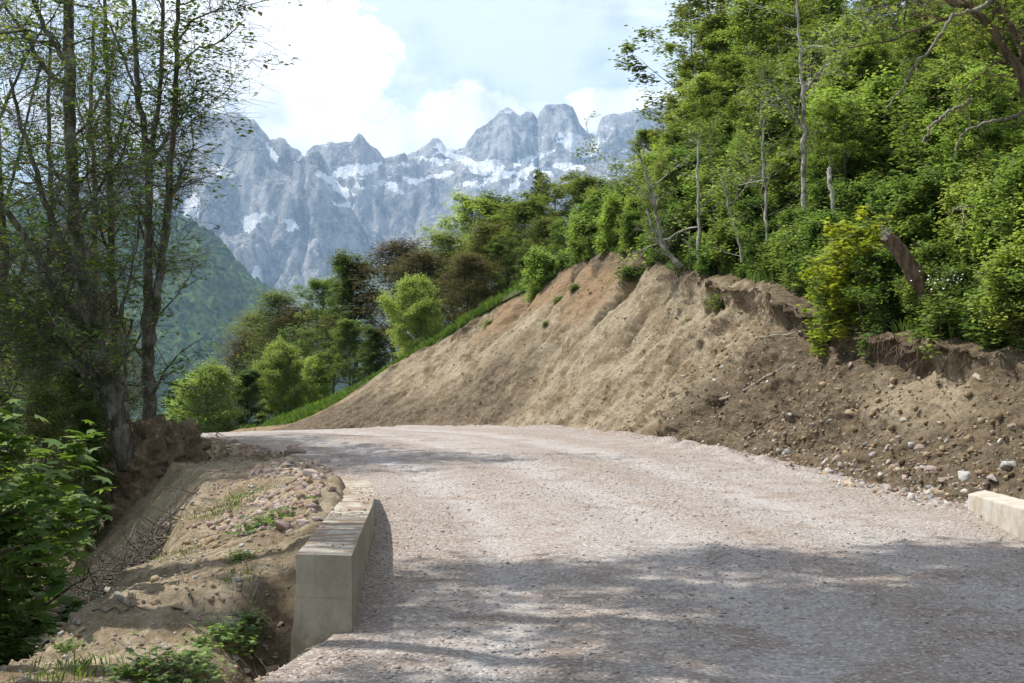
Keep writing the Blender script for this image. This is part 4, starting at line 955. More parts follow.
# ================================================================== stones
def rock_mesh(seed, sub):
    """a broken angular stone: the hull of a few random points, roughened when it is large"""
    rg = np.random.default_rng(seed); bm = bmesh.new()
    pp = unit(rg.normal(size=(11 if sub < 3 else 15, 3))) * rg.uniform(.75, 1.0, (11 if sub < 3 else 15, 1)) * np.array([1, rg.uniform(.55, .9), rg.uniform(.4, .75)])
    for q_ in pp: bm.verts.new(q_)
    bmesh.ops.convex_hull(bm, input=bm.verts)
    bmesh.ops.delete(bm, geom=[x for x in bm.verts if not x.link_faces], context='VERTS')
    if sub > 2:
        bmesh.ops.bevel(bm, geom=bm.edges[:], offset=.035, segments=1, affect='EDGES')
        bmesh.ops.triangulate(bm, faces=bm.faces[:]); bmesh.ops.subdivide_edges(bm, edges=bm.edges[:], cuts=3, use_grid_fill=True)
    bmesh.ops.triangulate(bm, faces=bm.faces[:]); bm.verts.index_update()
    v = np.array([x.co[:] for x in bm.verts]); f = np.array([[y.index for y in x.verts] for x in bm.faces]); bm.free()
    if sub > 2: v = v * (1 + .09 * fbm(v[:, 0] * 2.2 + seed, v[:, 1] * 2.2, v[:, 2] * 2.2, seed, 4, .6)[:, None])
    return v, f
def stone_mat(name, cols, island=True):
    m, nt, out = new_mat(name); p = pos(nt)
    g = nt.nodes.new('ShaderNodeNewGeometry'); oi = nt.nodes.new('ShaderNodeObjectInfo')
    r = nd(nt, 'ShaderNodeValToRGB', {0: g.outputs['Random Per Island'] if island else oi.outputs['Random']})
    e = r.color_ramp.elements; r.color_ramp.interpolation = 'CONSTANT'
    e[0].color = (*cols[0], 1); e[1].position = 1 / len(cols); e[1].color = (*cols[1], 1)
    for i in range(2, len(cols)):
        q_ = e.new(i / len(cols)); q_.color = (*cols[i], 1)
    n1 = noise(nt, p, 9, 6, .7); n2 = noise(nt, p, 40, 4, .7)
    c = mixc(nt, .8, r.outputs[0], mixc(nt, n1, (.6, .58, .55), (1.3, 1.3, 1.3)), 'MULTIPLY')
    c = mixc(nt, M(nt, 'MULTIPLY', smooth(nt, n1, .52, .7), .5), c, (.24, .175, .12))
    finish(nt, out, c, .92, M(nt, 'ADD', n1, M(nt, 'MULTIPLY', n2, .4)), .7, .03, .2); return m
PINK = [(.36, .275, .245), (.31, .235, .21), (.40, .33, .30), (.33, .29, .265), (.28, .20, .17)]
GREYS = [(.44, .43, .41), (.34, .335, .33), (.50, .47, .43), (.37, .31, .26), (.27, .26, .26)]
CLAY = [(.34, .26, .17), (.28, .205, .13), (.40, .33, .24), (.46, .42, .35), (.30, .235, .16)]
M_ST_PINK = stone_mat('pinkish_stone', PINK, False); M_ST_GREY = stone_mat('pale_limestone', GREYS, False); M_ST_CLAY = stone_mat('clay_stained_stone', CLAY, False)
M_RUB_PINK = stone_mat('pinkish_rubble', PINK + CLAY[:2]); M_RUB_CLAY = stone_mat('clay_rubble', CLAY + PINK[:2] + GREYS[:1]); M_RUB_GREY = stone_mat('grey_rubble', GREYS + PINK[:2] + CLAY[:3])
M_RUB_SOIL = stone_mat('earth_clods', [(.25, .185, .115), (.20, .145, .085), (.29, .225, .15), (.17, .12, .07)])
M_PEB = stone_mat('loose_road_gravel', [(.38, .34, .31), (.345, .30, .27), (.43, .40, .375), (.35, .305, .27), (.42, .40, .38), (.33, .29, .26)])
LOWR = [rock_mesh(500 + i, 1) for i in range(6)]; HIR = [rock_mesh(520 + i, 4) for i in range(7)]
def rotm(rg, tilt=.5):
    a = rg.uniform(0, 6.28); b = rg.normal() * tilt; c_ = rg.normal() * tilt
    return np.array(Matrix.Rotation(a, 3, 'Z') @ Matrix.Rotation(b, 3, 'X') @ Matrix.Rotation(c_, 3, 'Y'))
def rubble(name, pts, sizes, mat, label, seed, sink=.25):
    rg = np.random.default_rng(seed); mb = MB()
    for p_, s_ in zip(pts, sizes):
        v, f = LOWR[int(rg.integers(6))]; mb.add((v * s_) @ rotm(rg).T + np.asarray(p_) + np.array([0, 0, s_ * (.5 - sink)]), f)
    return tag(mb.build(name, mat, smooth=False), label, None, None, 'stuff')

rg = np.random.default_rng(900)
pts, sz = [], []
for i in range(5200):                                    # heap between road and wall end, thinning towards the root clod
    Y = rg.uniform(13, 31); d = abs(rg.normal()) * .55 + .02
    if Y < 17.5: d += .5
    x = XL(Y) - d; k = fbm(x * 1.1, Y * .6, 0, 901, 3)
    if k < -.25 + .12 * d: continue
    pts.append((x, Y, gz(x, Y))); sz.append(min(.12, .012 + .024 * rg.exponential()))
rubble('rubble', pts, sz, M_RUB_PINK, 'pinkish rubble heaped along the left edge of the road', 1, .5)
pts, sz = [], []
for i in range(8000):                                    # crumbs and stones all over the spoil shoulder
    Y = rg.uniform(6.5, 24); d = rg.uniform(0, 3.4); x = XL(Y) - d
    if 9.4 < Y < 18 and d < .48: continue
    pts.append((x, Y, gz(x, Y))); sz.append(min(.07, .006 + .009 * rg.exponential()))
rubble('soil_crumbs', pts, sz, M_RUB_CLAY, 'small stones and clods scattered on the embankment', 2)
cv = np.concatenate(cut_mb.v); pts, sz = [], []
near = np.where((cut_Y > 12) & (cut_Y < 33) & (cut_t < .9))[0]
for i in rg.choice(near, 3800):
    if rg.uniform() > (1 - .75 * cut_t[i]): continue
    pts.append(cv[i] + rg.normal(size=3) * .04); sz.append(min(.10, .008 + .015 * rg.exponential()))
rubble('bank_stones', pts, sz, M_RUB_CLAY, 'stones sticking out of the bare cut slope', 3, .5)
far_ = np.where((cut_Y > 33) & (cut_Y < 52) & (cut_t < .95))[0]; pts, sz = [], []
for i in rg.choice(far_, 2600):
    pts.append(cv[i]); sz.append(min(.08, .012 + .013 * rg.exponential()))
rubble('slope_clods', pts, sz, M_RUB_SOIL, 'clods clinging to the scraped part of the slope', 4, .6)
pts, sz = [], []
for i in rg.choice(near, 4200):
    pts.append(cv[i] + rg.normal(size=3) * .03); sz.append(min(.11, .010 + .018 * rg.exponential()))
rubble('earth_clods', pts, sz, M_RUB_SOIL, 'crumbled clods of earth on the near bank', 14, .45)
pts, sz = [], []
for i in range(1700):                                    # stones in the ditch at the foot of the bank
    Y = rg.uniform(11, 27); d = rg.uniform(-.35, .75) if Y < 20 else rg.normal() * .25
    x = XR(Y) - d
    if Y < 16.6 and x < 5.75: continue
    dens = 1 - sst(19, 24, Y) * .75
    if rg.uniform() > dens: continue
    pts.append((x, Y, gz(x, Y))); sz.append(min(.12, .018 + .026 * rg.exponential()))
rubble('ditch_stones', pts, sz, M_RUB_GREY, 'broken grey and white stones along the foot of the bank', 5, .55)
# loose gravel lying on the road: crushed bits, eight faces each
n = 60000; Y = 5.5 + 20 * rg.uniform(size=n) ** 1.9; tt = rg.uniform(size=n); x = XL(Y) + (XR(Y) - XL(Y)) * tt
keep = rg.uniform(size=n) < .55 + .45 * np.clip(fbm(x * .9, Y * .5, 0, 911, 3) * 2, -1, 1); Y, x = Y[keep], x[keep]; n = len(Y)
s_ = np.clip(.0036 + .0034 * rg.exponential(size=n), 0, .024); ctr = np.stack([x, Y, zroad(x, Y) + s_ * .25], 1)
dirs = np.array([[1, 0, 0], [0, 1, 0], [-1, 0, 0], [0, -1, 0], [0, 0, 1], [0, 0, -1.0]])
ang = rg.uniform(0, 6.28, n); ca, sa = np.cos(ang), np.sin(ang)
vv = dirs[None] * rg.uniform(.6, 1.35, (n, 6, 1)) * np.array([1.15, .9, .62]) + rg.normal(size=(n, 6, 3)) * .12
vv = np.stack([vv[..., 0] * ca[:, None] - vv[..., 1] * sa[:, None], vv[..., 0] * sa[:, None] + vv[..., 1] * ca[:, None], vv[..., 2]], -1) * s_[:, None, None] + ctr[:, None]
fb = np.array([[0, 1, 4], [1, 2, 4], [2, 3, 4], [3, 0, 4], [1, 0, 5], [2, 1, 5], [3, 2, 5], [0, 3, 5]])
mb = MB(); mb.add(vv.reshape(-1, 3), (np.arange(n)[:, None, None] * 6 + fb[None]).reshape(-1, 3))
tag(mb.build('gravel', M_PEB, smooth=False), 'loose crushed gravel on the road', None, None, 'stuff')
# crumbs of soil on top of the parapet
pts, sz = [], []
for i in range(420):
    Y = rg.uniform(9.8, 17.6); w = rg.uniform(.03, .36); x = np.interp(Y, [9.35, 12.5, 15, 17.9], [-1.046, -1.265, -1.43, -1.79]) - w
    if fbm(x * 3, Y * 1.4, 0, 915, 3) < 0.02: continue
    pts.append((x, Y, .585)); sz.append(.006 + .006 * rg.exponential())
rubble('wall_dirt', pts, sz, M_RUB_PINK, 'crumbled soil and grit lying on the parapet wall', 6, .3)

ROCKS = {}
def boulder(px, py, wpx, mat, label, cat='stone', group=None, sink=.35, flat=1.0, Y=None):
    h, n_ = hitpx(px, py)
    if h is None: return
    i = len(ROCKS) % 7; key = (i, mat.name)
    v, f = HIR[i]; s_ = wpx * h[1] / F / 2
    mb = MB(); mb.add(v * np.array([s_, s_, s_ * flat]), f); 
    o = mb.build('stone', mat, smooth=False); bank = group == GB and px < 900 or (group == GB and py < 460)
    o.location = (h[0] + (.35 * s_ if bank else 0), h[1] + (.15 * s_ if bank else 0), h[2] + s_ * ((-.15 if bank else .18))); o.rotation_euler = (rnd.uniform(-.25, .25), rnd.uniform(-.25, .25), rnd.uniform(0, 6.28))
    ROCKS[(px, py)] = o; tag(o, label, cat, group)
GS = 'larger stones on the embankment'; GB = 'larger stones in the bank'
for a in (
    (283, 530, 30, M_ST_PINK, 'largest smooth pinkish stone beside the parapet wall', GS), (303, 525, 19, M_ST_PINK, 'pinkish stone between the largest smooth stone and the wall', GS), (318, 521, 18, M_ST_PINK, 'pinkish stone touching the parapet wall', GS),
    (247, 535, 14, M_ST_PINK, 'small pinkish stone left of the largest smooth stone', GS), (233, 524, 20, M_ST_CLAY, 'flat clay stained stone beside the grass tuft', GS), (178, 610, 20, M_ST_CLAY, 'pale orange angular stone in the middle of the embankment', GS),
    (155, 603, 15, M_ST_CLAY, 'grey brown stone left of the pale orange stone', GS), (296, 453, 26, M_ST_PINK, 'broad flat slab on top of the rubble heap', GS), (312, 477, 24, M_ST_PINK, 'rounded pink stone in the rubble near the wall end', GS),
    (288, 467, 15, M_ST_GREY, 'dark grey stone in the rubble under the flat slab', GS), (325, 462, 16, M_ST_PINK, 'pink stone at the top of the rubble next to the road', GS), (303, 488, 18, M_ST_PINK, 'pink stone low in the rubble heap', GS), (272, 452, 14, M_ST_PINK, 'pink stone at the left end of the rubble heap', GS),
    (332, 490, 14, M_ST_PINK, 'pink stone leaning on the wall end', GS), (80, 632, 16, M_ST_CLAY, 'clay covered stone at the lower left edge of the embankment', GS), (250, 658, 9, M_ST_GREY, 'little grey stone low in the gully by the wall', GS), (213, 655, 8, M_ST_GREY, 'little pale stone above the leafy herbs', GS),
    (270, 672, 26, M_ST_PINK, 'purplish stone at the foot of the wall face', GS), (246, 672, 16, M_ST_PINK, 'purplish stone left of the wall foot', GS),
    (848, 410, 40, M_ST_CLAY, 'large pale yellowish rock in the middle of the bank', GB), (918, 447, 20, M_ST_GREY, 'upright white rock low on the bank', GB), (812, 403, 13, M_ST_GREY, 'small white rock left of the large yellowish rock', GB), (700, 368, 10, M_ST_GREY, 'whitish stone high on the dark part of the bank', GB),
    (722, 366, 12, M_ST_GREY, 'whitish stone on the dark soil under the hanging roots', GB), (782, 440, 10, M_ST_GREY, 'whitish stone low on the dark soil', GB), (905, 420, 24, M_ST_CLAY, 'orange brown rock right of the large yellowish rock', GB), (975, 375, 34, M_ST_CLAY, 'broad weathered rock ledge under the green plants', GB), (1012, 425, 26, M_ST_GREY, 'pale grey rock at the right border halfway up the bank', GB), (1008, 468, 26, M_ST_GREY, 'pale rock at the right border above the ditch', GB),
    (1000, 440, 16, M_ST_GREY, 'pale stone between the two rocks at the right border', GB), (985, 452, 12, M_ST_GREY, 'small pale stone left of the right border rocks', GB), (960, 432, 15, M_ST_CLAY, 'clay stained stone below the weathered ledge', GB), (945, 400, 20, M_ST_CLAY, 'ochre rock under the left end of the weathered ledge', GB), (890, 385, 18, M_ST_CLAY, 'ochre rock beside the hollow with hanging roots', GB), (828, 420, 10, M_ST_GREY, 'tiny white rock below the large yellowish rock', GB), (874, 445, 12, M_ST_CLAY, 'brown stone low on the bank left of the upright white rock', GB), (965, 478, 22, M_ST_GREY, 'grey stone in the ditch behind the ochre block', GB), (930, 490, 20, M_ST_GREY, 'white stone in the ditch left of the ochre block', GB), (945, 481, 18, M_ST_PINK, 'pinkish stone in the ditch', GB), (905, 478, 16, M_ST_GREY, 'grey stone at the left end of the ditch stones', GB), (992, 481, 20, M_ST_PINK, 'pinkish stone right behind the ochre block', GB), (858, 470, 14, M_ST_GREY, 'pale stone alone on the gravel edge of the road', GB)):
    boulder(a[0], a[1], a[2], a[3], a[4], 'stone', a[5])

# ================================================================== dead wood
t0 = P(150, 560, 17); pile = empty('brush_pile', (t0[0], t0[1], gz(t0[0], t0[1]))); mb = MB(); rg = np.random.default_rng(920)
for i in range(420):
    s_ = rg.uniform(0, 1) ** .9; c0 = P(203 - 105 * s_, 508 + 84 * s_, 20 - 5.2 * s_) + rg.normal(size=3) * np.array([.16, .35, .13]) - np.array([.12, 0, .2])
    d = unit(np.array([[-.55 + rg.normal() * .5, -.7 + rg.normal() * .55, -.12 + rg.normal() * .35]]))[0]; L = rg.uniform(.35, 1.2)
    b = limb(rg, c0 - d * L * .5, d, L, 6, -.01, .2); tube(mb, b, np.linspace(rg.uniform(.005, .014), .003, 6), 4, False)
mb.build('twigs', M_BRUSH, pile, origin=pile.location)
tag(pile, 'heap of dry grey brushwood sliding down the embankment', 'brushwood')
mb = MB()
for i in range(420):
    Y = rg.uniform(7, 22); x = XL(Y) - rg.uniform(.6, 3.2); d = unit(np.array([[rg.normal(), rg.normal(), 0]]))[0]; L = rg.uniform(.08, .4); p0 = np.array([x, Y, gz(x, Y) + .012]); q0 = p0 + d * L; q0[2] = gz(q0[0], q0[1]) + .015
    mb_pts = np.array([p0, (p0 + q0) / 2 + np.array([0, 0, .012]) + rg.normal(size=3) * .01, q0]); tube(mb, mb_pts, [.004, .0035, .002], 4, False)
tag(mb.build('twig_litter', M_DEAD), 'dry twigs littering the embankment', None, None, 'stuff')
def stick(pp, w, mat, label, name='stick', lift=.03, cat='stick', group='dead sticks'):
    pts = []
    for (a, b) in pp:
        h, n_ = hitpx(a, b); pts.append(h + np.array([0, 0, lift]))
    pts = smooth_line(np.array(pts), 4); pts[1:-1] += rg.normal(size=(len(pts) - 2, 3)) * .012
    mb = MB(); tube(mb, pts, np.linspace(w, w * .45, len(pts)) / 2 * pts[0][1] / F, 6)
    return tag(mb.build(name, mat), label, cat, group)
stick([(104, 588), (116, 598), (130, 608)], 5.5, M_DEAD, 'short thick pale stick at the lower end of the brush heap')
stick([(64, 616), (71, 621), (79, 626)], 6, M_DEAD, 'stub of a pale branch above the lower left edge')
stick([(20, 655), (35, 650), (52, 645)], 3.5, M_DEAD, 'pale stick lying at the bottom left edge of the embankment')
stick([(92, 615), (120, 612), (150, 615)], 2.5, M_BRUSH, 'thin dark twig lying below the brush heap')
stick([(186, 592), (190, 600), (192, 606)], 3, M_BRUSH, 'tiny dark stick standing in the embankment soil')
stick([(720, 402), (745, 392), (772, 376), (798, 364)], 3.5, M_DEAD, 'long grey root trailing across the dark bank', 'root', .05, 'root')
stick([(760, 340), (790, 336), (812, 330)], 2.5, M_DEAD, 'thin root hanging below the overhang', 'root', .05, 'root')
stick([(745, 440), (765, 425), (790, 412)], 2.5, M_BRUSH, 'dark twig lying on the lower bank', 'stick', .04)
# hanging root fringe under the lip of the bank
fr = empty('root_fringe', (5.9, 27, gz(5.9, 27))); mb = MB()
lip = np.where((cut_Y > 17) & (cut_Y < 33) & (cut_t > .86) & (cut_t < .99))[0]
for i in rg.choice(lip, 330):
    k_ = fbm(cut_Y[i] * .7, 4, 0, 931, 2)
    if k_ < -.1: continue
    b = limb(rg, cv[i] + np.array([-.02, -.02, 0]), (-.45 + rg.normal() * .3, rg.normal() * .5, -.6), rg.uniform(.15, .75), 6, -.25, .25); tube(mb, b, np.linspace(rg.uniform(.003, .011), .002, 6), 4, False)
mb.build('root', M_BROWN, fr, origin=fr.location)['kind'] = 'stuff'; tag(fr, 'fringe of torn roots hanging from the edge of the bank', 'roots')

# broken leaning trunk, dead branches and pale stems on the right slope
def lone(name, limbs, label, cat, seed, Y, mat, ns=4, nt_=3, L=.5, per=0, ml=None, ls=.1, extra=0, group=None, **kw):
    return limb_tree(name, limbs, label, cat, seed, Y, mat, ml or M_BEECH, L, ns, nt_, per, ls, kw.pop('drift', .3), group, extra=extra, **kw)
a_, b_ = P(928, 300, 22.6), P(886, 236, 22.5); t = empty('broken_trunk', a_); mb = MB(); rg = np.random.default_rng(201)
ts = np.linspace(0, 1, 14); ln_ = a_ * (1 - ts[:, None]) + b_ * ts[:, None] + np.array([0, 0, .10]) * np.sin(ts * 3.1)[:, None]; tube(mb, ln_, .15 - .045 * ts + .012 * rg.normal(size=14), 12)
mb.build('trunk', M_BROWN, t, origin=a_); mb = MB(); ax_ = unit((b_ - a_)[None])[0]
for q_ in range(9):
    o_ = b_ + rg.normal(size=3) * .05 - ax_ * .1; tube(mb, [o_, o_ + ax_ * rg.uniform(.12, .3) + rg.normal(size=3) * .03], [.035, .004], 5)
mb.build('splinters', M_DEAD, t, origin=a_); tag(t, 'broken brown trunk leaning left out of the undergrowth', 'tree trunk')
lone('dead_branch', [[(1012, 240, 5), (1000, 222, 4), (990, 205, 3.5), (978, 190, 3)], [(1000, 222, 3.5), (1006, 208, 3), (1014, 192, 2.5), (1016, 178, 2)], [(990, 205, 3), (975, 208, 2.5), (962, 205, 2), (953, 212, 1.5)], [(966, 206, 2), (962, 225, 1.8), (955, 240, 1.4)]], 'bare grey forked branch standing among the plants', 'branch', 202, 23, M_DEAD, 4, 2, .35)
lone('dead_branch', [[(1000, -5, 5), (975, 10, 4.5), (953, 17, 4), (940, 35, 3.5), (930, 50, 3), (912, 68, 2.6), (904, 88, 2.2), (886, 108, 1.4)]], 'long grey bare bough arching down through the leaves', 'branch', 203, 22, M_DEAD, 4, 2, .4)
lone('dead_branch', [[(972, 100, 4), (955, 108, 3.6), (938, 120, 3.2), (928, 130, 2.8), (923, 142, 2)]], 'short grey bare bough below the long arching one', 'branch', 204, 22.5, M_DEAD, 4, 2, .35)
lone('dead_branch', [[(1030, 110, 4), (1005, 120, 3.4), (985, 122, 3), (965, 132, 2.6), (955, 150, 1.8)]], 'thin grey bough at the right border', 'branch', 205, 23, M_DEAD, 5, 2, .4)
limb_tree('leaning_tree', [[(1075, 300, 16.1), (1060, 190, 13.6), (1040, 120, 11.8), (1022, 75, 10.5), (1005, 50, 9.3), (990, 25, 8.7), (970, 8, 8.1), (940, -4, 7.4), (900, -30, 6.2), (850, -80, 5.0)], [(1048, 140, 9.3), (1035, 95, 8.1), (1020, 45, 7.4), (1005, 15, 6.8), (985, -10, 6.2)], [(1020, 60, 3.7), (995, 62, 2.5), (975, 80, 1.9), (960, 90, 1.2)], [(970, 8, 3.1), (930, 25, 2.5), (890, 40, 1.9), (850, 48, 1.2)]],
          'thick brown trunk leaning in at the upper right corner', 'tree', 206, 22.5, M_BROWN, M_BEECH, 1.2, 9, 5, 6, .11, .6, None, .5, .2, extra=2)
lone('leaning_sapling', [[(681, 268, 5), (670, 256, 4.6), (662, 240, 4.2), (657, 218, 3.8), (653, 196, 3.2), (645, 170, 2.6), (636, 150, 2)], [(655, 205, 2), (640, 190, 1.6), (628, 175, 1.2)]], 'pale curved stem with a sparse leafy top reaching left into the sky', 'sapling', 207, 36.8, M_PALE, 9, 4, .9, 6, M_BEECH, .12, 2)
lone('leaning_sapling', [[(684, 266, 4), (672, 258, 3.6), (662, 246, 3.2), (652, 228, 2.6), (646, 208, 2)]], 'thinner pale curved stem below the leafy topped one', 'sapling', 208, 36.6, M_PALE, 6, 4, .7, 6, M_BEECH, .12, 1)
G_ST = 'pale stems among the leaves above the bank'
lone('pale_tree', [[(812, 262, 6.5), (808, 232, 6), (803, 200, 5.5), (804, 150, 5), (804, 105, 4.6), (801, 60, 4), (799, 25, 3), (796, -20, 2)], [(804, 130, 2.5), (790, 105, 2), (776, 90, 1.4)], [(803, 95, 2.4), (820, 70, 2), (836, 58, 1.2)]], 'tallest straight pale trunk in front of the green slope', 'tree', 209, 30, M_PALE, 9, 4, .9, 3, M_BEECH, .12, 2, G_ST)
lone('pale_tree', [[(838, 256, 6.5), (836, 228, 6), (833, 200, 5.5), (830, 180, 5), (829, 168, 4.5)]], 'short broken pale trunk right of the tallest pale trunk', 'tree', 210, 28.6, M_PALE, 2, 2, .3, 0, None, .1, 0, G_ST)
lone('pale_tree', [[(700, 272, 4), (698, 245, 3.6), (699, 215, 3.2), (698, 180, 2.8), (699, 140, 2.2)]], 'thin pale stem over the torn edge of the bank', 'tree', 211, 35.2, M_PALE, 8, 4, .8, 4, M_FRESH, .12, 1, G_ST)
lone('pale_tree', [[(768, 252, 3.6), (765, 225, 3.2), (766, 195, 3), (762, 160, 2.4), (764, 120, 1.8)]], 'thin pale stem left of the tallest pale trunk', 'tree', 212, 31.6, M_PALE, 8, 4, .8, 4, M_FRESH, .12, 1, G_ST)
lone('pale_tree', [[(742, 262, 3), (738, 235, 2.6), (728, 205, 2.4), (722, 175, 2)]], 'pale stem leaning left above the roots', 'tree', 213, 32.6, M_PALE, 8, 4, .8, 4, M_FRESH, .12, 1, G_ST)

# ================================================================== shrubs along the lip, undergrowth, grass
sh = [('shrub_a', 1), ('shrub_c', 1), ('maple_small', 1), ('shrub_b', 1)]
kn = dict(shrub_a='bright green shrub', shrub_b='broad green shrub', shrub_c='upright green shrub', maple_small='lobed leaf bush', maple_big='tall lobed leaf bush')
rg = np.random.default_rng(940)
for row, (ea, eb, step, y0, y1, sc, gname, phrase) in enumerate((
    (-.15, .35, .72, 16.0, 48.5, .72, 'shrubs hanging over the cut', 'hanging over the edge of the cut'),
    (.7, 1.6, .95, 16.2, 46, 1.0, 'shrubs set back from the cut', 'just behind the edge of the cut'),
    (2.2, 4.0, 1.20, 17, 46, 1.15, 'shrubs on the slope under the trees', 'on the slope under the trees'),
    (4.8, 7.5, 1.9, 18, 46, 1.15, 'shrubs high on the slope', 'high on the slope between trunks'))):
    Yl = list(np.arange(y1, y0, -step)); n_ = len(Yl)
    for i, Y in enumerate(Yl):
        k = sh[int(rg.integers(4))][0] if Y > 25 else ['maple_small', 'shrub_a', 'maple_small', 'shrub_c'][int(rg.integers(4))]
        Y = Y + rg.uniform(-.3, .3); x = XT(Y) + rg.uniform(ea, eb); s_ = sc * rg.uniform(.7, 1.2) * (.75 if k == 'maple_small' else 1)
        place(k, x, Y, s_, rg.uniform(0, 6.28), '%s, %s from the left of those %s' % (kn[k], nth(i), phrase), 'shrub', gname, .08)
place('yellow', P(862, 290, 24.6)[0], 24.6, .95, .4, 'yellow green sapling in front of the broken trunk', 'sapling', None, .1)
place('yellow', P(828, 300, 26.0)[0], 26.0, .62, 2.2, 'smaller yellow green sapling left of the larger one', 'sapling', None, .1)


# white flowering plants
def flowering(px, Y, n_, label, seed):
    rg2 = np.random.default_rng(seed); x = (px - 512) / F * Y; w, l = lobed_bush(seed, .9, .55, 4, .11, 7, 3); w2 = MB()
    t = empty('flowering_plant', (x, Y, gz(x, Y))); w.build('stem', M_BROWN, t); l.build('foliage', M_UNDER, t, smooth=False)
    pp = np.stack([rg2.normal(size=n_) * .16, rg2.normal(size=n_) * .16 - .15, .92 + rg2.normal(size=n_) * .06], 1); leaf_quads(w2, pp, .032, rg2, .6, .9)
    w2.build('blossom', M_WHITE, t, smooth=False); tag(t, label, 'plant', 'white flowering plants')
flowering(946, 21.6, 90, 'white flowering plant right of the broken trunk', 301); flowering(1002, 20.6, 45, 'white flowering plant near the right border', 302); flowering(845, 25.2, 25, 'small white flowering plant under the yellow green sapling', 303)

n = 90000; Y = rg.uniform(15.5, 49, n); e = rg.uniform(0, 1, n) ** 1.3 * 16 - .1; x = XT(Y) + e
k = fbm(x * .7, Y * .7, 0, 951, 4); keep = k > -.12; Y, x, e, k = Y[keep], x[keep], e[keep], k[keep]
z = zhill(x, Y) + np.clip(rg.uniform(0, .55, len(x)) * (k + .35) * 1.3, .02, .7)
mb = MB(); leaf_quads(mb, np.stack([x, Y, z], 1), .13, rg, .7, .65)
tag(mb.build('undergrowth', M_UNDER, smooth=False), 'low green undergrowth covering the wooded slope', None, None, 'stuff')

def blades(X, Y, Z, h, w=.014):
    n = len(X); a = rg.uniform(0, 6.28, n); lean = rg.normal(size=(n, 2)) * .28; hh = h * rg.uniform(.5, 1.3, n)
    p0 = np.stack([X, Y, Z - .02], 1); s_ = np.stack([np.cos(a), np.sin(a), 0 * a], 1) * (w * rg.uniform(.7, 1.4, n))[:, None]
    m_ = p0 + np.stack([lean[:, 0] * hh * .4, lean[:, 1] * hh * .4, hh * .6], 1); tp = p0 + np.stack([lean[:, 0] * hh * 1.2, lean[:, 1] * hh * 1.2, hh], 1)
    v = np.stack([p0 - s_ * .6, p0 + s_ * .6, m_ + s_, tp, m_ - s_], 1).reshape(-1, 3)
    return v, np.arange(n * 5).reshape(-1, 5)
n = 30000; Y = rg.uniform(41.5, 62, n); e = np.abs(rg.normal(size=n)) * 1.0 - .18; x = XT(Y) + e
k = fbm(x * 1.1, Y * .8, 0, 961, 3); keep = k > -.2; x, Y = x[keep], Y[keep]; z = np.where(x > XT(Y), zhill(x, Y), ZT(Y) - .12)
mb = MB(); mb.add(*blades(x, Y, z, .26 * (.6 + .8 * np.clip(k[keep] + .3, 0, 1)), .02))
n = 30000; Y2 = rg.uniform(61, 78, n); x2 = rg.uniform(-24, 4, n); mb.add(*blades(x2, Y2, zhill(x2, Y2) - np.where(x2 < -11, .25 * (-11 - x2), 0), .3, .03))
n = 7000; Y3 = rg.uniform(17, 43, n); e3 = rg.uniform(-.15, .5, n); x3 = XT(Y3) + e3; kk = fbm(Y3 * 1.2, e3, 0, 963, 3) > -.05; x3, Y3 = x3[kk], Y3[kk]
mb.add(*blades(x3, Y3, np.array([gz(a, b) for a, b in zip(x3, Y3)]), .24, .012))
tag(mb.build('grass', M_GRASS, smooth=False), 'bright grass on the lip of the cut and beyond the bend', None, None, 'stuff')

# plants on the embankment
rg = np.random.default_rng(970)
KINDS['herb'] = protos('leafy_herb', *lobed_bush(74, .34, .22, 4, .075, 6, 4, 3, 3, .1), M_BROWN, M_UNDER)
for (px, py, s_, lb) in ((490, 322, .26, 'lone dark shrub growing on the scraped slope'), (560, 298, .22, 'small shrub under the grassy lip of the slope'), (576, 286, .22, 'small shrub on the orange earth near the lip'), (632, 270, .4, 'dark tuft of grass hanging over the bare slope'), (722, 298, .3, 'tuft of leaves on the torn part of the bank'), (690, 320, .16, 'tiny yellow green plant on the torn bank'), (546, 322, .14, 'tiny plant right of the lone dark shrub')):
    h, n_ = hitpx(px, py)
    if h is not None: place('herb', h[0], h[1], s_ * 4.2, px, lb, 'shrub', 'small plants on the bare slope', .02, s_ * 3.4, h[2])
for (px, py, s_, lb) in ((165, 668, 1.1, 'largest leafy herb at the bottom of the embankment'), (140, 676, .9, 'leafy herb left of the largest one'), (190, 660, .8, 'leafy herb right of the largest one'), (222, 632, .85, 'leafy herb in the middle of the embankment by the gully'), (245, 617, .6, 'small herb at the rim of the gully'), (240, 555, .5, 'small herb in the dry soil left of the wall'), (265, 528, 1.05, 'dark leafy herb left of the largest smooth stone'), (284, 516, .8, 'herb among the pink stones'), (312, 498, .4, 'tiny green sprout in the rubble'), (200, 640, .5, 'small herb above the leafy herbs'), (70, 648, .6, 'small herb at the left edge of the embankment')):
    h, n_ = hitpx(px, py)
    if h is not None: place('herb', h[0], h[1], s_, px * 1.7, lb, 'herb', 'herbs on the embankment', .02, None, h[2])
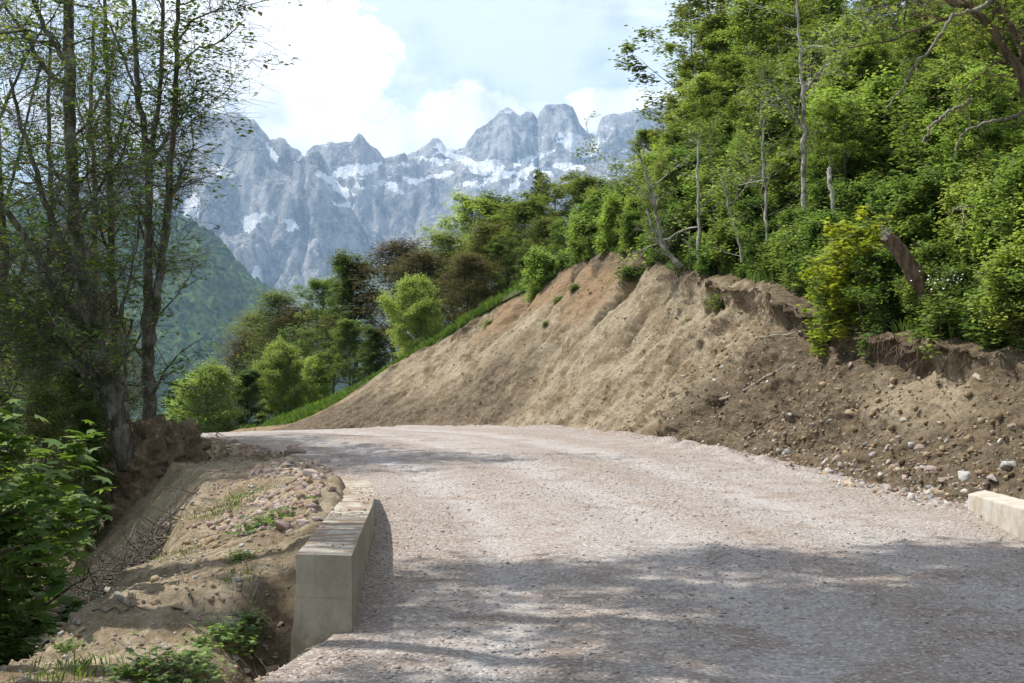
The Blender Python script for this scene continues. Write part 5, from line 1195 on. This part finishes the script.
for (px, py, w_, n_, hh, lb) in ((222, 510, .55, 500, .16, 'yellow green grass tuft in the middle of the embankment'), (240, 497, .35, 260, .14, 'grass tuft just above the yellow green one'), (178, 555, .3, 150, .12, 'sparse grass tuft beside the brush heap'), (70, 672, .3, 220, .18, 'grass tuft at the bottom left of the embankment'), (240, 580, .25, 120, .12, 'thin grass tuft above the gully')):
    h, nn = hitpx(px, py)
    if h is None: continue
    X = h[0] + rg.normal(size=n_) * w_ * .5; Yy = h[1] + rg.normal(size=n_) * w_; Zz = np.array([gz(a, b) for a, b in zip(X, Yy)])
    v, f = blades(X, Yy, Zz, hh * .55, .0035); mb = MB(); mb.add(v, f); tag(mb.build('grass_tuft', M_GRASS, smooth=False, origin=h), lb, None, None, 'stuff')

# maple bushes at the left border
for (x, Y, s_, rz, lb) in ((-5.3, 11.5, 1.25, .3, 'large maple bush with lobed leaves at the left border'), (-6.5, 13.6, 1.25, 2.1, 'maple bush behind the large one at the left border'), (-4.85, 9.9, .85, 4.0, 'low maple bush at the lower left border'), (-7.3, 16.5, .95, 5.0, 'third maple bush below the thicket')):
    z = gz(x, Y); place('maple_big', x, Y, s_, rz, lb, 'bush', 'maple bushes at the left border', 0, None, max(z - .1, -1.75))

# tall trees outside the picture whose crowns shade the near road
for i, (k, x, Y, s_, rz) in enumerate((('tall_a', -5.9, 12.9, 1.0, 0.05), ('tall_b', -5.2, 10.6, 1.0, -.1), ('tall_a', -4.4, 7.6, 1.0, .2), ('tall_b', -3.6, 5.0, 1.0, 0), ('tall_a', -4.9, 9.0, 1.1, -.2), ('tall_b', -5.7, 11.9, 1.12, .12))):
    z = gz(x, Y); place(k, x, Y, s_, rz, 'tall leafy tree beyond the left border, %s along the road' % nth(i), 'tree', 'tall trees beside the near road', .2, (20.5 - z) / 19.0, z)

# ------------------------------------------------------------------ clear away unused prototypes
for k, o in KINDS.items():
    if k not in USED:
        for ch in list(o.children): bpy.data.objects.remove(ch)
        bpy.data.objects.remove(o)
